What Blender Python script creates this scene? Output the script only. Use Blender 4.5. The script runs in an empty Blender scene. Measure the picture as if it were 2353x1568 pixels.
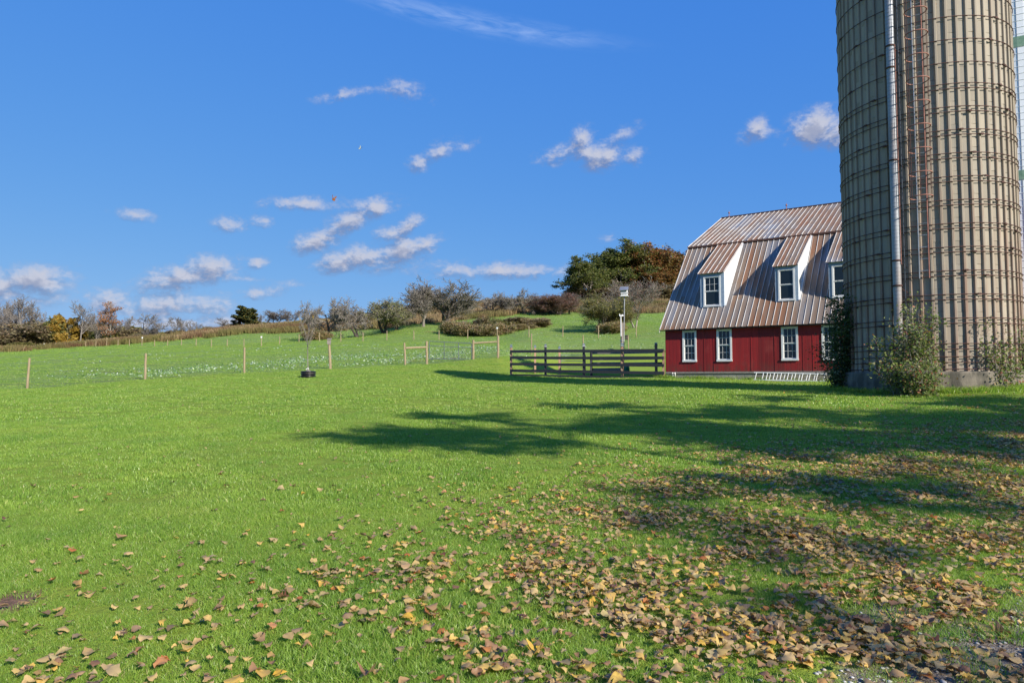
import bpy, math, random
import numpy as np
from math import sin, cos, tan, atan, atan2, asin, sqrt, pi, radians, exp
from mathutils import Vector, Matrix

SC = bpy.context.scene
COL = SC.collection
random.seed(7)

# ------------------------------------------------------------------ camera
F = 1568.0                      # focal length in pixels of a 2352 wide frame (24 mm lens on a 36 mm sensor)
TH = atan(84 / F)               # the camera looks up by about three degrees
EYE = 1.6
cam_d = bpy.data.cameras.new('camera')
cam_d.sensor_width = 36; cam_d.lens = 24; cam_d.clip_start = 0.05; cam_d.clip_end = 6000
cam = bpy.data.objects.new('camera', cam_d); COL.objects.link(cam)
cam.location = (0, 0, EYE); cam.rotation_euler = (pi / 2 + TH, 0, 0)
SC.camera = cam

# ------------------------------------------------------------------ exposure, sky, sun
SC.view_settings.view_transform = 'Standard'; SC.view_settings.look = 'None'
SC.view_settings.gamma = 1; SC.view_settings.exposure = 0.60
SC.cycles.max_bounces = 6; SC.cycles.diffuse_bounces = 2; SC.cycles.glossy_bounces = 2
SC.cycles.transmission_bounces = 3; SC.cycles.transparent_max_bounces = 6
SC.cycles.caustics_reflective = False; SC.cycles.caustics_refractive = False

SUN_EL = radians(29.0)
SUN_AZ = atan2(0.645, -0.764)   # clockwise from +Y
SUNV = Vector((sin(SUN_AZ) * cos(SUN_EL), cos(SUN_AZ) * cos(SUN_EL), sin(SUN_EL)))
sd = bpy.data.lights.new('sun', 'SUN'); sd.energy = 5.0; sd.angle = radians(0.53); sd.color = (1.0, 0.93, 0.82)
so = bpy.data.objects.new('sun', sd); COL.objects.link(so)
so.rotation_euler = (-SUNV).to_track_quat('-Z', 'Y').to_euler(); so.location = (30, -40, 60)


def ray(u, v):
    dx = u - 1176.0; c = 784.0 - v
    return (dx, F * cos(TH) - c * sin(TH), F * sin(TH) + c * cos(TH))


def P(u, v, Y):
    r = ray(u, v); t = Y / r[1]
    return Vector((r[0] * t, Y, EYE + r[2] * t))


def X(u, Y):
    return (u - 1176.0) / F * Y


class NT:
    """small helper to write shader trees"""
    def __init__(s, tree): s.t = tree
    def n(s, kind, **kw):
        nd = s.t.nodes.new(kind)
        ins = kw.pop('ins', {})
        for k, v in kw.items(): setattr(nd, k, v)
        for k, v in ins.items():
            if hasattr(v, 'links') or isinstance(v, bpy.types.NodeSocket): s.t.links.new(v, nd.inputs[k])
            else: nd.inputs[k].default_value = v
        return nd
    def m(s, op, a, b=None, c=None, clamp=False):
        nd = s.t.nodes.new('ShaderNodeMath'); nd.operation = op; nd.use_clamp = clamp
        for i, x in enumerate((a, b, c)):
            if x is None: continue
            if isinstance(x, bpy.types.NodeSocket): s.t.links.new(x, nd.inputs[i])
            else: nd.inputs[i].default_value = x
        return nd.outputs[0]
    def mix(s, f, a, b, blend='MIX'):
        nd = s.t.nodes.new('ShaderNodeMix'); nd.data_type = 'RGBA'; nd.blend_type = blend
        for i, x in ((0, f), (6, a), (7, b)):
            if isinstance(x, bpy.types.NodeSocket): s.t.links.new(x, nd.inputs[i])
            elif i == 0: nd.inputs[0].default_value = x
            else: nd.inputs[i].default_value = (*x[:3], 1)
        return nd.outputs[2]
    def noise(s, vec, scale, detail=3, rough=0.55, dist=0.0):
        nd = s.t.nodes.new('ShaderNodeTexNoise'); nd.inputs['Scale'].default_value = scale
        nd.inputs['Detail'].default_value = detail; nd.inputs['Roughness'].default_value = rough
        nd.inputs['Distortion'].default_value = dist
        if vec is not None: s.t.links.new(vec, nd.inputs['Vector'])
        return nd.outputs['Fac']
    def ramp(s, fac, stops, interp='LINEAR'):
        nd = s.t.nodes.new('ShaderNodeValToRGB'); nd.color_ramp.interpolation = interp
        el = nd.color_ramp.elements
        while len(el) < len(stops): el.new(0.5)
        for e, (p, c) in zip(el, stops):
            e.position = p; e.color = (*c[:3], 1) if len(c) < 4 else c
        s.t.links.new(fac, nd.inputs[0]); return nd.outputs[0]
    def rng(s, x, a, b, c=0.0, d=1.0, smooth=False):
        nd = s.t.nodes.new('ShaderNodeMapRange'); nd.clamp = True
        if smooth: nd.interpolation_type = 'SMOOTHSTEP'
        s.t.links.new(x, nd.inputs[0])
        for i, q in enumerate((a, b, c, d)):
            if isinstance(q, bpy.types.NodeSocket): s.t.links.new(q, nd.inputs[i + 1])
            else: nd.inputs[i + 1].default_value = q
        return nd.outputs[0]
    def scl(s, vec, sc, loc=(0, 0, 0)):
        nd = s.t.nodes.new('ShaderNodeMapping'); nd.inputs['Scale'].default_value = sc
        nd.inputs['Location'].default_value = loc
        s.t.links.new(vec, nd.inputs['Vector']); return nd.outputs[0]


# world: Nishita sky with cumulus clouds given by their bearing and height above the horizon
W = bpy.data.worlds.new('World'); SC.world = W; W.use_nodes = True
wt = W.node_tree; wt.nodes.clear(); w = NT(wt)
sky = w.n('ShaderNodeTexSky', sky_type='NISHITA', sun_disc=False)
sky.sun_elevation = SUN_EL; sky.sun_rotation = SUN_AZ
sky.air_density = 1.0; sky.dust_density = 0.15; sky.ozone_density = 2.2; sky.altitude = 400
ssp = w.n('ShaderNodeSeparateColor', ins={0: sky.outputs[0]})      # a deep clear autumn blue, little haze at the horizon
skyc = w.n('ShaderNodeCombineColor', ins={0: w.m('MULTIPLY', w.m('POWER', ssp.outputs[0], .80), .33), 1: w.m('MULTIPLY', w.m('POWER', ssp.outputs[1], .44), 1.01), 2: w.m('MULTIPLY', w.m('POWER', ssp.outputs[2], .10), 3.48)}).outputs[0]
bg = w.n('ShaderNodeBackground', ins={'Color': skyc, 'Strength': 0.125})

# (u, v, half length, half height, tilt degrees, weight) of each cloud as seen from the lawn; turned into bearings below
CL = [(70, 642, 85, 24, 8, 1.1), (10, 655, 60, 30, 0, 1.1), (430, 636, 105, 20, 14, 1.1), (480, 615, 70, 20, 8, 1.1), (590, 603, 26, 11, 15, .9),
      (250, 690, 60, 22, 0, .9), (350, 700, 75, 26, 5, .9), (470, 702, 60, 20, 10, .95), (300, 715, 120, 14, 0, .6), (600, 672, 42, 13, 12, .85),
      (730, 552, 48, 20, 20, 1.1), (790, 512, 62, 20, 32, 1.0), (860, 478, 58, 18, 12, .95), (770, 604, 42, 18, 15, 1.1), (845, 590, 48, 22, 10, 1.1), (930, 580, 66, 22, 22, 1.1), (980, 560, 28, 14, 30, .9),
      (900, 535, 36, 14, 15, 1.0), (940, 518, 34, 16, 30, 1.0), (700, 467, 85, 13, 4, .8), (530, 515, 34, 16, 0, .85), (605, 507, 26, 12, 15, .8),
      (310, 494, 42, 12, 0, .72), (790, 218, 55, 10, 14, .78), (925, 212, 50, 22, -5, .6), (955, 378, 22, 14, 0, .9), (1015, 342, 36, 16, 25, .9), (1070, 335, 26, 11, 20, .66),
      (1272, 358, 36, 18, 15, .8), (1345, 322, 26, 24, 20, 1.0), (1372, 355, 50, 24, -3, 1.2), (1455, 358, 24, 16, 0, .95), (1425, 310, 46, 12, 25, .62),
      (1735, 300, 34, 20, 10, .95), (1875, 292, 70, 32, 8, 1.1), (1930, 300, 60, 30, 0, 1.0),
      (1150, 622, 185, 15, -1, .86), (400, 745, 210, 14, 3, .8), (90, 690, 110, 14, 5, .62), (560, 640, 140, 7, -3, .5), (1398, 549, 28, 9, 0, .6)]


def azel(u, v):
    d = Vector(ray(u, v)).normalized()
    return atan2(d.x, d.y), asin(d.z)


cg = bpy.data.node_groups.new('cloud_density', 'ShaderNodeTree')
cg.interface.new_socket('Vector', in_out='INPUT', socket_type='NodeSocketVector')
cg.interface.new_socket('Density', in_out='OUTPUT', socket_type='NodeSocketFloat')
g = NT(cg); gi = g.n('NodeGroupInput'); go = g.n('NodeGroupOutput')
acc = None
for (u, v, a, b, tl, wgt) in CL:
    az, el = azel(u, v); pu = azel(u + a, v); pv = azel(u, v - b)
    ra = abs(pu[0] - az) * 1.85; rb = abs(pv[1] - el) * 2.15; t = radians(tl)
    mp = g.n('ShaderNodeMapping', vector_type='TEXTURE', ins={'Vector': gi.outputs[0]})
    mp.inputs['Location'].default_value = (az, el, 0); mp.inputs['Rotation'].default_value = (0, 0, t)
    mp.inputs['Scale'].default_value = (ra, rb, 1)
    ln = g.n('ShaderNodeVectorMath', operation='LENGTH', ins={0: mp.outputs[0]})
    d = g.m('SUBTRACT', 1.0, ln.outputs['Value']); d = g.m('MULTIPLY', d, wgt)
    acc = d if acc is None else g.m('SMOOTH_MAX', acc, d, 0.25)
nz1 = g.noise(g.scl(gi.outputs[0], (1, 1.6, 1)), 27, 6, 0.6, 0.3)
nz2 = g.noise(g.scl(gi.outputs[0], (1, 1.4, 1)), 130, 4, 0.6)
nn = g.m('ADD', g.m('MULTIPLY', g.m('SUBTRACT', nz1, 0.5), 1.75), g.m('MULTIPLY', g.m('SUBTRACT', nz2, 0.5), 0.55))
core = g.rng(acc, -0.25, 0.45, 0.25, 1.0)
tot = g.m('ADD', acc, g.m('MULTIPLY', nn, core))
cg.links.new(g.rng(tot, 0.12, 1.05, 0, 1, True), go.inputs[0])

tc = w.n('ShaderNodeTexCoord'); sep = w.n('ShaderNodeSeparateXYZ', ins={0: tc.outputs['Generated']})
azn = w.m('ARCTAN2', sep.outputs[0], sep.outputs[1]); eln = w.m('ARCSINE', sep.outputs[2])
pv_ = w.n('ShaderNodeCombineXYZ', ins={0: azn, 1: eln})
pu_ = w.n('ShaderNodeVectorMath', operation='ADD', ins={0: pv_.outputs[0]}); pu_.inputs[1].default_value = (0.006, 0.011, 0)
D1 = w.n('ShaderNodeGroup', node_tree=cg, ins={0: pv_.outputs[0]}).outputs[0]
D2 = w.n('ShaderNodeGroup', node_tree=cg, ins={0: pu_.outputs[0]}).outputs[0]
lit = w.rng(w.m('SUBTRACT', D1, D2), -0.30, 0.42)
ccol = w.mix(lit, (0.20, 0.25, 0.42), (0.60, 0.62, 0.73))
# high thin streak
azc, elc = azel(1090, 52); azd, eld = azel(1500, 105)
mpc = w.n('ShaderNodeMapping', vector_type='TEXTURE', ins={'Vector': pv_.outputs[0]})
mpc.inputs['Location'].default_value = (azc, elc, 0)
mpc.inputs['Rotation'].default_value = (0, 0, atan2(eld - elc, azd - azc)); mpc.inputs['Scale'].default_value = (0.30, 0.021, 1)
lc = w.n('ShaderNodeVectorMath', operation='LENGTH', ins={0: mpc.outputs[0]})
cn = w.noise(w.scl(mpc.outputs[0], (2.2, 0.9, 1)), 2.6, 6, 0.6, 0.6)
cir = w.m('MULTIPLY', w.rng(lc.outputs['Value'], 1.0, 0.1, 0, 1, True), w.rng(cn, 0.34, 0.75, 0, 1), clamp=True)
cir = w.m('MULTIPLY', cir, 0.28)
cbg = w.n('ShaderNodeBackground', ins={'Color': ccol, 'Strength': 0.64})
cib = w.n('ShaderNodeBackground', ins={'Strength': 0.80}); cib.inputs[0].default_value = (0.62, 0.74, 0.95, 1)
up = w.rng(eln, 0.0, 0.03)
m1 = w.n('ShaderNodeMixShader', ins={0: cir, 1: bg.outputs[0], 2: cib.outputs[0]})
m2 = w.n('ShaderNodeMixShader', ins={0: w.m('MULTIPLY', w.m('MULTIPLY', D1, 0.93), up), 1: m1.outputs[0], 2: cbg.outputs[0]})
w.n('ShaderNodeOutputWorld', ins={0: m2.outputs[0]})

# ------------------------------------------------------------------ object helpers
class MB:
    def __init__(s): s.v = []; s.f = []; s.uv = None
    def add(s, vs, fs):
        b = len(s.v); s.v.extend(tuple(x) for x in vs); s.f.extend(tuple(i + b for i in f) for f in fs)
    def box(s, c, size, M=None):
        x, y, z = (q / 2 for q in size)
        vs = [Vector((i * x, j * y, k * z)) for i in (-1, 1) for j in (-1, 1) for k in (-1, 1)]
        if M is not None: vs = [M @ p for p in vs]
        c = Vector(c); vs = [p + c for p in vs]
        s.add(vs, [(0, 1, 3, 2), (4, 6, 7, 5), (0, 4, 5, 1), (2, 3, 7, 6), (0, 2, 6, 4), (1, 5, 7, 3)])
    def tube(s, pts, rad, n=6, cap=True):
        pts = [Vector(p) for p in pts]
        if not hasattr(rad, '__len__'): rad = [rad] * len(pts)
        b = len(s.v); up = None
        for i, p in enumerate(pts):
            d = (pts[min(i + 1, len(pts) - 1)] - pts[max(i - 1, 0)])
            if d.length < 1e-9: d = Vector((0, 0, 1))
            d.normalize()
            if up is None: up = Vector((0, 0, 1)) if abs(d.z) < 0.9 else Vector((1, 0, 0))
            a = d.cross(up)
            if a.length < 1e-5: a = d.orthogonal()
            a.normalize(); c = a.cross(d); up = c
            for k in range(n):
                t = 2 * pi * k / n; q = p + (a * cos(t) + c * sin(t)) * rad[i]
                s.v.append((q.x, q.y, q.z))
        for i in range(len(pts) - 1):
            for k in range(n):
                k2 = (k + 1) % n
                s.f.append((b + i * n + k, b + i * n + k2, b + (i + 1) * n + k2, b + (i + 1) * n + k))
        if cap:
            s.f.append(tuple(b + k for k in range(n))[::-1]); e = b + (len(pts) - 1) * n
            s.f.append(tuple(e + k for k in range(n)))
    def lathe(s, prof, n=32, c=(0, 0, 0)):
        b = len(s.v)
        for (r, z) in prof:
            for k in range(n):
                t = 2 * pi * k / n; s.v.append((c[0] + r * cos(t), c[1] + r * sin(t), c[2] + z))
        for i in range(len(prof) - 1):
            for k in range(n):
                k2 = (k + 1) % n; s.f.append((b + i * n + k, b + i * n + k2, b + (i + 1) * n + k2, b + (i + 1) * n + k))
    def mesh(s, name, mat=None, smooth=False):
        me = bpy.data.meshes.new(name); me.from_pydata(s.v, [], s.f); 
        if mat: me.materials.append(mat)
        if smooth: me.shade_smooth()
        me.update(); return me
    def build(s, name, mat=None, parent=None, smooth=False, loc=None):
        return link(name, s.mesh(name, mat, smooth), parent, loc)


def link(name, me, parent=None, loc=None):
    o = bpy.data.objects.new(name, me); COL.objects.link(o)
    if parent: o.parent = parent
    if loc is not None: o.location = loc
    return o


def npmesh(name, co, faces_n, k, mat=None, attrs=None, smooth=False):
    """mesh of M separate faces/loops: co (N,3), faces_n (M,k) vertex indices"""
    me = bpy.data.meshes.new(name)
    fc = np.asarray(faces_n, dtype=np.int32).reshape(-1, k)
    me.vertices.add(len(co)); me.vertices.foreach_set('co', np.asarray(co, dtype=np.float32).ravel())
    me.loops.add(fc.size); me.loops.foreach_set('vertex_index', fc.ravel())
    me.polygons.add(len(fc)); me.polygons.foreach_set('loop_start', np.arange(0, fc.size, k, dtype=np.int32))
    me.polygons.foreach_set('loop_total', np.full(len(fc), k, dtype=np.int32))
    if smooth: me.polygons.foreach_set('use_smooth', np.ones(len(fc), dtype=bool))
    me.update(calc_edges=True)
    if mat: me.materials.append(mat)
    return me


def tag(o, label=None, cat=None, group=None, kind=None):
    if label: o['label'] = label
    if cat: o['category'] = cat
    if group: o['group'] = group
    if kind: o['kind'] = kind
    return o


def thing(name, label, cat, loc=(0, 0, 0), rz=0, group=None):
    o = bpy.data.objects.new(name, None); COL.objects.link(o)
    o.location = loc; o.rotation_euler = (0, 0, rz); o.empty_display_size = 0.2
    return tag(o, label, cat, group)


def copy_tree(o, parent=None):
    c = o.copy(); COL.objects.link(c)
    if parent: c.parent = parent
    for ch in [x for x in KIDS.get(o.name, [])]:
        d = copy_tree(ch, c)
        KIDS.setdefault(c.name, []).append(d)
    return c


KIDS = {}


def kid(o, *ch):
    KIDS.setdefault(o.name, []).extend(ch)


# ------------------------------------------------------------------ materials
def M_(name):
    m = bpy.data.materials.new(name); m.use_nodes = True; t = m.node_tree; t.nodes.clear(); return m, NT(t)


def finish(n, color, rough=0.8, metal=0.0, bump=None, bstr=0.3, bdist=0.01, trans=None, spec=0.4):
    p = n.n('ShaderNodeBsdfPrincipled')
    for k, x in (('Base Color', color), ('Roughness', rough), ('Metallic', metal), ('Specular IOR Level', spec)):
        if isinstance(x, bpy.types.NodeSocket): n.t.links.new(x, p.inputs[k])
        elif k == 'Base Color': p.inputs[k].default_value = (*x[:3], 1)
        else: p.inputs[k].default_value = x
    if bump is not None:
        b = n.n('ShaderNodeBump', ins={'Height': bump, 'Strength': bstr, 'Distance': bdist})
        n.t.links.new(b.outputs[0], p.inputs['Normal'])
    out = p.outputs[0]
    if trans is not None:
        tr = n.n('ShaderNodeBsdfTranslucent')
        if isinstance(color, bpy.types.NodeSocket):
            tcol = n.mix(1.0, color, trans[1], 'MULTIPLY'); n.t.links.new(tcol, tr.inputs[0])
        else: tr.inputs[0].default_value = (*[a * b for a, b in zip(color, trans[1])], 1)
        mx = n.n('ShaderNodeMixShader', ins={0: trans[0], 1: out, 2: tr.outputs[0]}); out = mx.outputs[0]
    n.n('ShaderNodeOutputMaterial', ins={0: out})


def noisy(name, c1, c2, scale=4, rough=0.8, metal=0.0, stretch=(1, 1, 1), bstr=0.25, detail=5, lo=0.35, hi=0.65, spec=0.4, fine=60):
    m, n = M_(name); co = n.n('ShaderNodeTexCoord').outputs['Object']
    v = n.scl(co, stretch); a = n.noise(v, scale, detail); b = n.noise(v, fine, 3)
    c = n.mix(n.rng(a, lo, hi), c1, c2)
    c = n.mix(n.m('MULTIPLY', b, 0.5), c, tuple(x * 0.45 for x in c1))
    finish(n, c, rough, metal, b, bstr, 0.01, spec=spec); return m


def leafy(name, stops, trans=0.35, rough=0.55, tcol=(1.1, 1.15, 0.7), objrand=True):
    m, n = M_(name)
    r = n.n('ShaderNodeNewGeometry').outputs['Random Per Island']
    if objrand:
        o = n.n('ShaderNodeObjectInfo').outputs['Random']; r = n.m('FRACT', n.m('ADD', r, o))
    c = n.ramp(r, stops)
    co = n.n('ShaderNodeTexCoord').outputs['Object']
    z = n.noise(co, 0.9, 3); c = n.mix(1.0, c, n.ramp(z, [(0.3, (0.72, 0.72, 0.72)), (0.7, (1.2, 1.2, 1.2))]), 'MULTIPLY')
    finish(n, c, rough, trans=(trans, tcol), spec=0.3); return m


MAT = {}
MAT['bark_grey'] = noisy('bark_grey', (0.28, 0.25, 0.215), (0.18, 0.155, 0.135), 6, 0.9, stretch=(1, 1, .3), bstr=.6)
MAT['bark_dark'] = noisy('bark_dark', (0.085, 0.07, 0.06), (0.045, 0.036, 0.03), 6, 0.9, stretch=(1, 1, .3), bstr=.6)
MAT['bark_pale'] = noisy('bark_pale', (0.36, 0.34, 0.28), (0.20, 0.18, 0.15), 3, 0.9, stretch=(1, 1, .4), bstr=.4)
MAT['bark_mauve'] = noisy('bark_mauve', (0.22, 0.17, 0.15), (0.15, 0.11, 0.10), 6, 0.9)
MAT['post_wood'] = noisy('post_wood', (0.40, 0.31, 0.19), (0.26, 0.20, 0.12), 5, 0.85, stretch=(3, 3, .5), bstr=.5)
MAT['salmon_wood'] = noisy('salmon_wood', (0.48, 0.31, 0.19), (0.34, 0.21, 0.13), 5, 0.85, stretch=(3, 3, .5), bstr=.5)
MAT['grey_wood'] = noisy('grey_wood', (0.33, 0.29, 0.25), (0.22, 0.19, 0.165), 5, 0.85, stretch=(1, 3, 3), bstr=.5)
MAT['black_wood'] = noisy('black_wood', (0.035, 0.036, 0.045), (0.06, 0.058, 0.062), 5, 0.7, stretch=(1, 1, 3), bstr=.4)
MAT['steel_grey'] = noisy('steel_grey', (0.12, 0.14, 0.17), (0.09, 0.11, 0.13), 8, 0.5, 0.3)
MAT['galv'] = noisy('galv', (0.44, 0.465, 0.49), (0.30, 0.30, 0.31), 3, 0.45, 0.55)
MAT['rust'] = noisy('rust', (0.115, 0.05, 0.038), (0.065, 0.034, 0.028), 12, 0.85)
MAT['rust_pink'] = noisy('rust_pink', (0.42, 0.20, 0.155), (0.25, 0.10, 0.075), 7, 0.8)
MAT['white'] = noisy('white', (0.82, 0.82, 0.80), (0.74, 0.74, 0.73), 3, 0.5, bstr=.05)
MAT['wrap'] = noisy('wrap', (.33, .42, .52), (.24, .32, .43), 9, .6, bstr=.3, fine=22)
MAT['black_plastic'] = noisy('black_plastic', (0.012, 0.012, 0.014), (0.02, 0.02, 0.022), 5, 0.35)
MAT['pipe'] = noisy('pipe_metal', (0.33, 0.35, 0.38), (0.30, 0.215, 0.16), 1.1, 0.5, 0.25, stretch=(1, 1, .35), lo=.5, hi=.68)
MAT['alu'] = noisy('alu', (0.80, 0.80, 0.78), (0.70, 0.70, 0.68), 5, 0.5, 0.0, bstr=.1)
MAT['glass'] = None
m, n = M_('window_glass'); co = n.n('ShaderNodeTexCoord').outputs['Object']
finish(n, n.mix(n.noise(co, 0.8, 3), (0.006, 0.009, 0.010), (0.016, 0.022, 0.022)), 0.05, spec=0.45, bump=n.noise(co, 1.1, 2), bstr=0.08, bdist=0.05); MAT['glass'] = m
MAT['green_plastic'] = noisy('green_plastic', (0.02, 0.22, 0.10), (0.03, 0.28, 0.13), 3, 0.4)
MAT['capglass'] = noisy('capglass', (0.30, 0.36, 0.38), (0.20, 0.24, 0.26), 3, 0.25, 0.2)

# concrete staves: one tint per panel, stains running down
m, n = M_('stave_concrete'); geo = n.n('ShaderNodeNewGeometry'); co = n.n('ShaderNodeTexCoord').outputs['Object']
isl = geo.outputs['Random Per Island']
c = n.ramp(isl, [(0, (0.30, 0.26, 0.205)), (.35, (0.37, 0.325, 0.255)), (.7, (0.41, 0.36, 0.285)), (1, (0.33, 0.30, 0.245))])
st = n.noise(n.scl(co, (2.2, 2.2, .22)), 1.6, 5)
c = n.mix(n.rng(st, .48, .70, 0, .6), c, (0.22, 0.205, 0.175))
c = n.mix(n.rng(n.noise(co, .45, 4), .50, .68, 0, .35), c, (0.33, 0.32, 0.29))
sp = n.noise(n.scl(co, (1, 1, .6)), 14, 4)
c = n.mix(n.rng(sp, .63, .74, 0, .5), c, (0.26, 0.14, 0.08))
fz = n.noise(co, 120, 3)
c = n.mix(n.m('MULTIPLY', fz, .28), c, (0.16, 0.14, 0.11))
sz = n.n('ShaderNodeSeparateXYZ', ins={0: co}).outputs[2]
low = n.rng(sz, 9.5, 3.0)
ru = n.noise(n.scl(co, (3, 3, .12)), 2.3, 4)
c = n.mix(n.m('MULTIPLY', low, n.rng(ru, .45, .7, 0, .55)), c, (0.27, 0.17, 0.11))
finish(n, c, .9, bump=n.m('ADD', fz, sp), bstr=.35, bdist=.006); MAT['stave'] = m
m, n = M_('stave_rib'); co = n.n('ShaderNodeTexCoord').outputs['Object']
isl = n.n('ShaderNodeNewGeometry').outputs['Random Per Island']
c = n.ramp(isl, [(0, (0.32, 0.28, 0.22)), (.5, (0.41, 0.36, 0.28)), (1, (0.35, 0.295, 0.23))])
sz = n.n('ShaderNodeSeparateXYZ', ins={0: co}).outputs[2]
low = n.rng(sz, 10.5, 4.0, .12, 1)
ru = n.noise(n.scl(co, (2, 2, .35)), 1.7, 5)
c = n.mix(n.m('MULTIPLY', low, n.rng(ru, .35, .62, 0, .8)), c, (0.24, 0.135, 0.095))
fz = n.noise(co, 90, 3); c = n.mix(n.m('MULTIPLY', fz, .25), c, (0.14, 0.11, 0.09))
finish(n, c, .9, bump=fz, bstr=.3, bdist=.006); MAT['rib'] = m
MAT['foundation'] = noisy('foundation', (0.23, 0.20, 0.155), (0.075, 0.07, 0.055), 2.6, 0.95, stretch=(1, 1, .45), bstr=.9, lo=.40, hi=.58, fine=25)
# block wall
m, n = M_('block_wall'); uv = n.n('ShaderNodeUVMap').outputs[0]
bk = n.n('ShaderNodeTexBrick', ins={'Vector': uv, 'Scale': 1.0, 'Mortar Size': .012, 'Brick Width': .4, 'Row Height': .2}); bk.inputs['Color1'].default_value = (.34, .32, .26, 1); bk.inputs['Color2'].default_value = (.28, .27, .22, 1); bk.inputs['Mortar'].default_value = (.15, .145, .12, 1)
co = n.n('ShaderNodeTexCoord').outputs['Object']
c = n.mix(n.rng(n.noise(co, 1.3, 4), .4, .7, 0, .6), bk.outputs[0], (.14, .135, .10))
finish(n, c, .95, bump=n.m('ADD', n.m('MULTIPLY', bk.outputs['Fac'], -1.0), n.noise(co, 40, 3)), bstr=.4); MAT['block'] = m
# red boards
m, n = M_('red_boards'); uv = n.n('ShaderNodeUVMap').outputs[0]; su = n.n('ShaderNodeSeparateXYZ', ins={0: uv})
v1 = n.noise(n.scl(uv, (6, .35, 1)), 1.5, 5); v2 = n.noise(n.scl(uv, (40, .9, 1)), 1.5, 3)
c = n.mix(n.rng(v1, .35, .68), (0.30, 0.014, 0.014), (0.20, 0.011, 0.012))
c = n.mix(n.m('MULTIPLY', v2, .38), c, (0.15, 0.012, 0.014))
wn = n.n('ShaderNodeTexWhiteNoise', noise_dimensions='1D', ins={'W': n.m('FLOOR', n.m('MULTIPLY', su.outputs[0], 1 / 1.22))})
c = n.mix(1.0, c, n.ramp(wn.outputs[0], [(0, (.78, .78, .78)), (1, (1.18, 1.12, 1.1))]), 'MULTIPLY')
c = n.mix(n.rng(n.noise(n.scl(uv, (1.2, .8, 1)), 1.3, 5), .55, .75, 0, .35), c, (.33, .06, .05))
fr = n.m('FRACT', n.m('MULTIPLY', su.outputs[0], 1 / 0.2)); gr = n.rng(n.m('ABSOLUTE', n.m('SUBTRACT', fr, .5)), .44, .5)
c = n.mix(n.m('MULTIPLY', gr, .4), c, (0.10, 0.008, 0.01))
c = n.mix(n.m('MULTIPLY', n.rng(su.outputs[1], 2.5, 1.94, 0, .9), n.rng(n.noise(n.scl(uv, (3, 1, 1)), 2, 4), .4, .65)), c, (0.10, 0.035, 0.025))
finish(n, c, .65, bump=n.m('SUBTRACT', n.m('MULTIPLY', v2, .4), gr), bstr=.5, bdist=.01); MAT['red'] = m
# tin roof, rust follows the slope
m, n = M_('tin_roof'); uv = n.n('ShaderNodeUVMap').outputs[0]
isl = n.n('ShaderNodeNewGeometry').outputs['Random Per Island']
base = n.ramp(isl, [(0, (0.16, 0.163, 0.168)), (.3, (0.24, 0.243, 0.25)), (.55, (0.18, 0.175, 0.17)), (.8, (0.29, 0.29, 0.295)), (.95, (0.22, 0.21, 0.20)), (1, (0.16, 0.20, 0.195))])
r1 = n.noise(n.scl(uv, (1.0, .16, 1)), 1.5, 6, .62); r2 = n.noise(n.scl(uv, (.30, .14, 1)), 1.0, 3); r3 = n.noise(n.scl(uv, (14, .9, 1)), 1.0, 5, .7)
s_ = n.m('ADD', n.m('ADD', n.m('MULTIPLY', r1, .55), n.m('MULTIPLY', r2, .72)), n.m('ADD', n.m('MULTIPLY', r3, .24), n.m('MULTIPLY', isl, .12)))
c = n.mix(n.rng(s_, .65, .82, 0, .9), base, (0.18, 0.118, 0.075))
c = n.mix(n.rng(s_, .82, .94, 0, .9), c, (0.20, 0.088, 0.042))
dk = n.noise(n.scl(uv, (3, 2.2, 1)), 2.2, 4); c = n.mix(n.rng(dk, .60, .74, 0, .45), c, (0.13, 0.11, 0.10))
finish(n, c, n.rng(s_, .66, .82, .5, .85), n.rng(s_, .66, .82, .10, 0), bump=n.noise(n.scl(uv, (2, .6, 1)), 2, 3), bstr=.2, bdist=.02); MAT['tin'] = m
m, n = M_('tin_seam'); uv = n.n('ShaderNodeUVMap').outputs[0]
sm = n.noise(n.scl(uv, (1.0, .4, 1)), 1.7, 4)
c = n.mix(n.rng(sm, .5, .68, 0, .7), (.66, .65, .63), (.27, .17, .115)); finish(n, c, .5, .1); MAT['seam'] = m
# white lapped tower
m, n = M_('white_tower'); co = n.n('ShaderNodeTexCoord').outputs['Object']
finish(n, n.mix(n.noise(n.scl(co, (1, 1, .3)), 2, 4), (.82, .83, .84), (.72, .73, .74)), .35, .1); MAT['tower_white'] = m
MAT['tower_green'] = noisy('tower_green', (.13, .25, .17), (.22, .34, .26), 5, .6)

# ground
m, n = M_('ground'); geo = n.n('ShaderNodeNewGeometry'); pos = geo.outputs['Position']
at = n.n('ShaderNodeAttribute', attribute_name='zone'); zs = n.n('ShaderNodeSeparateColor', ins={0: at.outputs['Color']})
n1 = n.noise(pos, .22, 5); n2 = n.noise(pos, 1.7, 5, .6); n3 = n.noise(pos, 24, 4, .7); n4 = n.noise(pos, 90, 3)
n5 = n.noise(n.scl(pos, (.05, .35, .35)), 1.0, 4)
lawn = n.mix(n.rng(n1, .35, .65), (0.22, 0.30, 0.035), (0.26, 0.32, 0.04))
lawn = n.mix(n.rng(n2, .45, .7, 0, .5), lawn, (0.15, 0.235, 0.035))
lawn = n.mix(n.rng(n3, .4, .75, 0, .55), lawn, (0.10, 0.155, 0.024))
lawn = n.mix(n.rng(n.noise(pos, .55, 4), .6, .72, 0, .35), lawn, (0.21, 0.22, 0.05))
pas = n.mix(n.rng(n5, .38, .62), (0.175, 0.255, 0.065), (0.205, 0.27, 0.075))
pas = n.mix(n.rng(n2, .48, .66, 0, .6), pas, (0.11, 0.19, 0.04))
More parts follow.
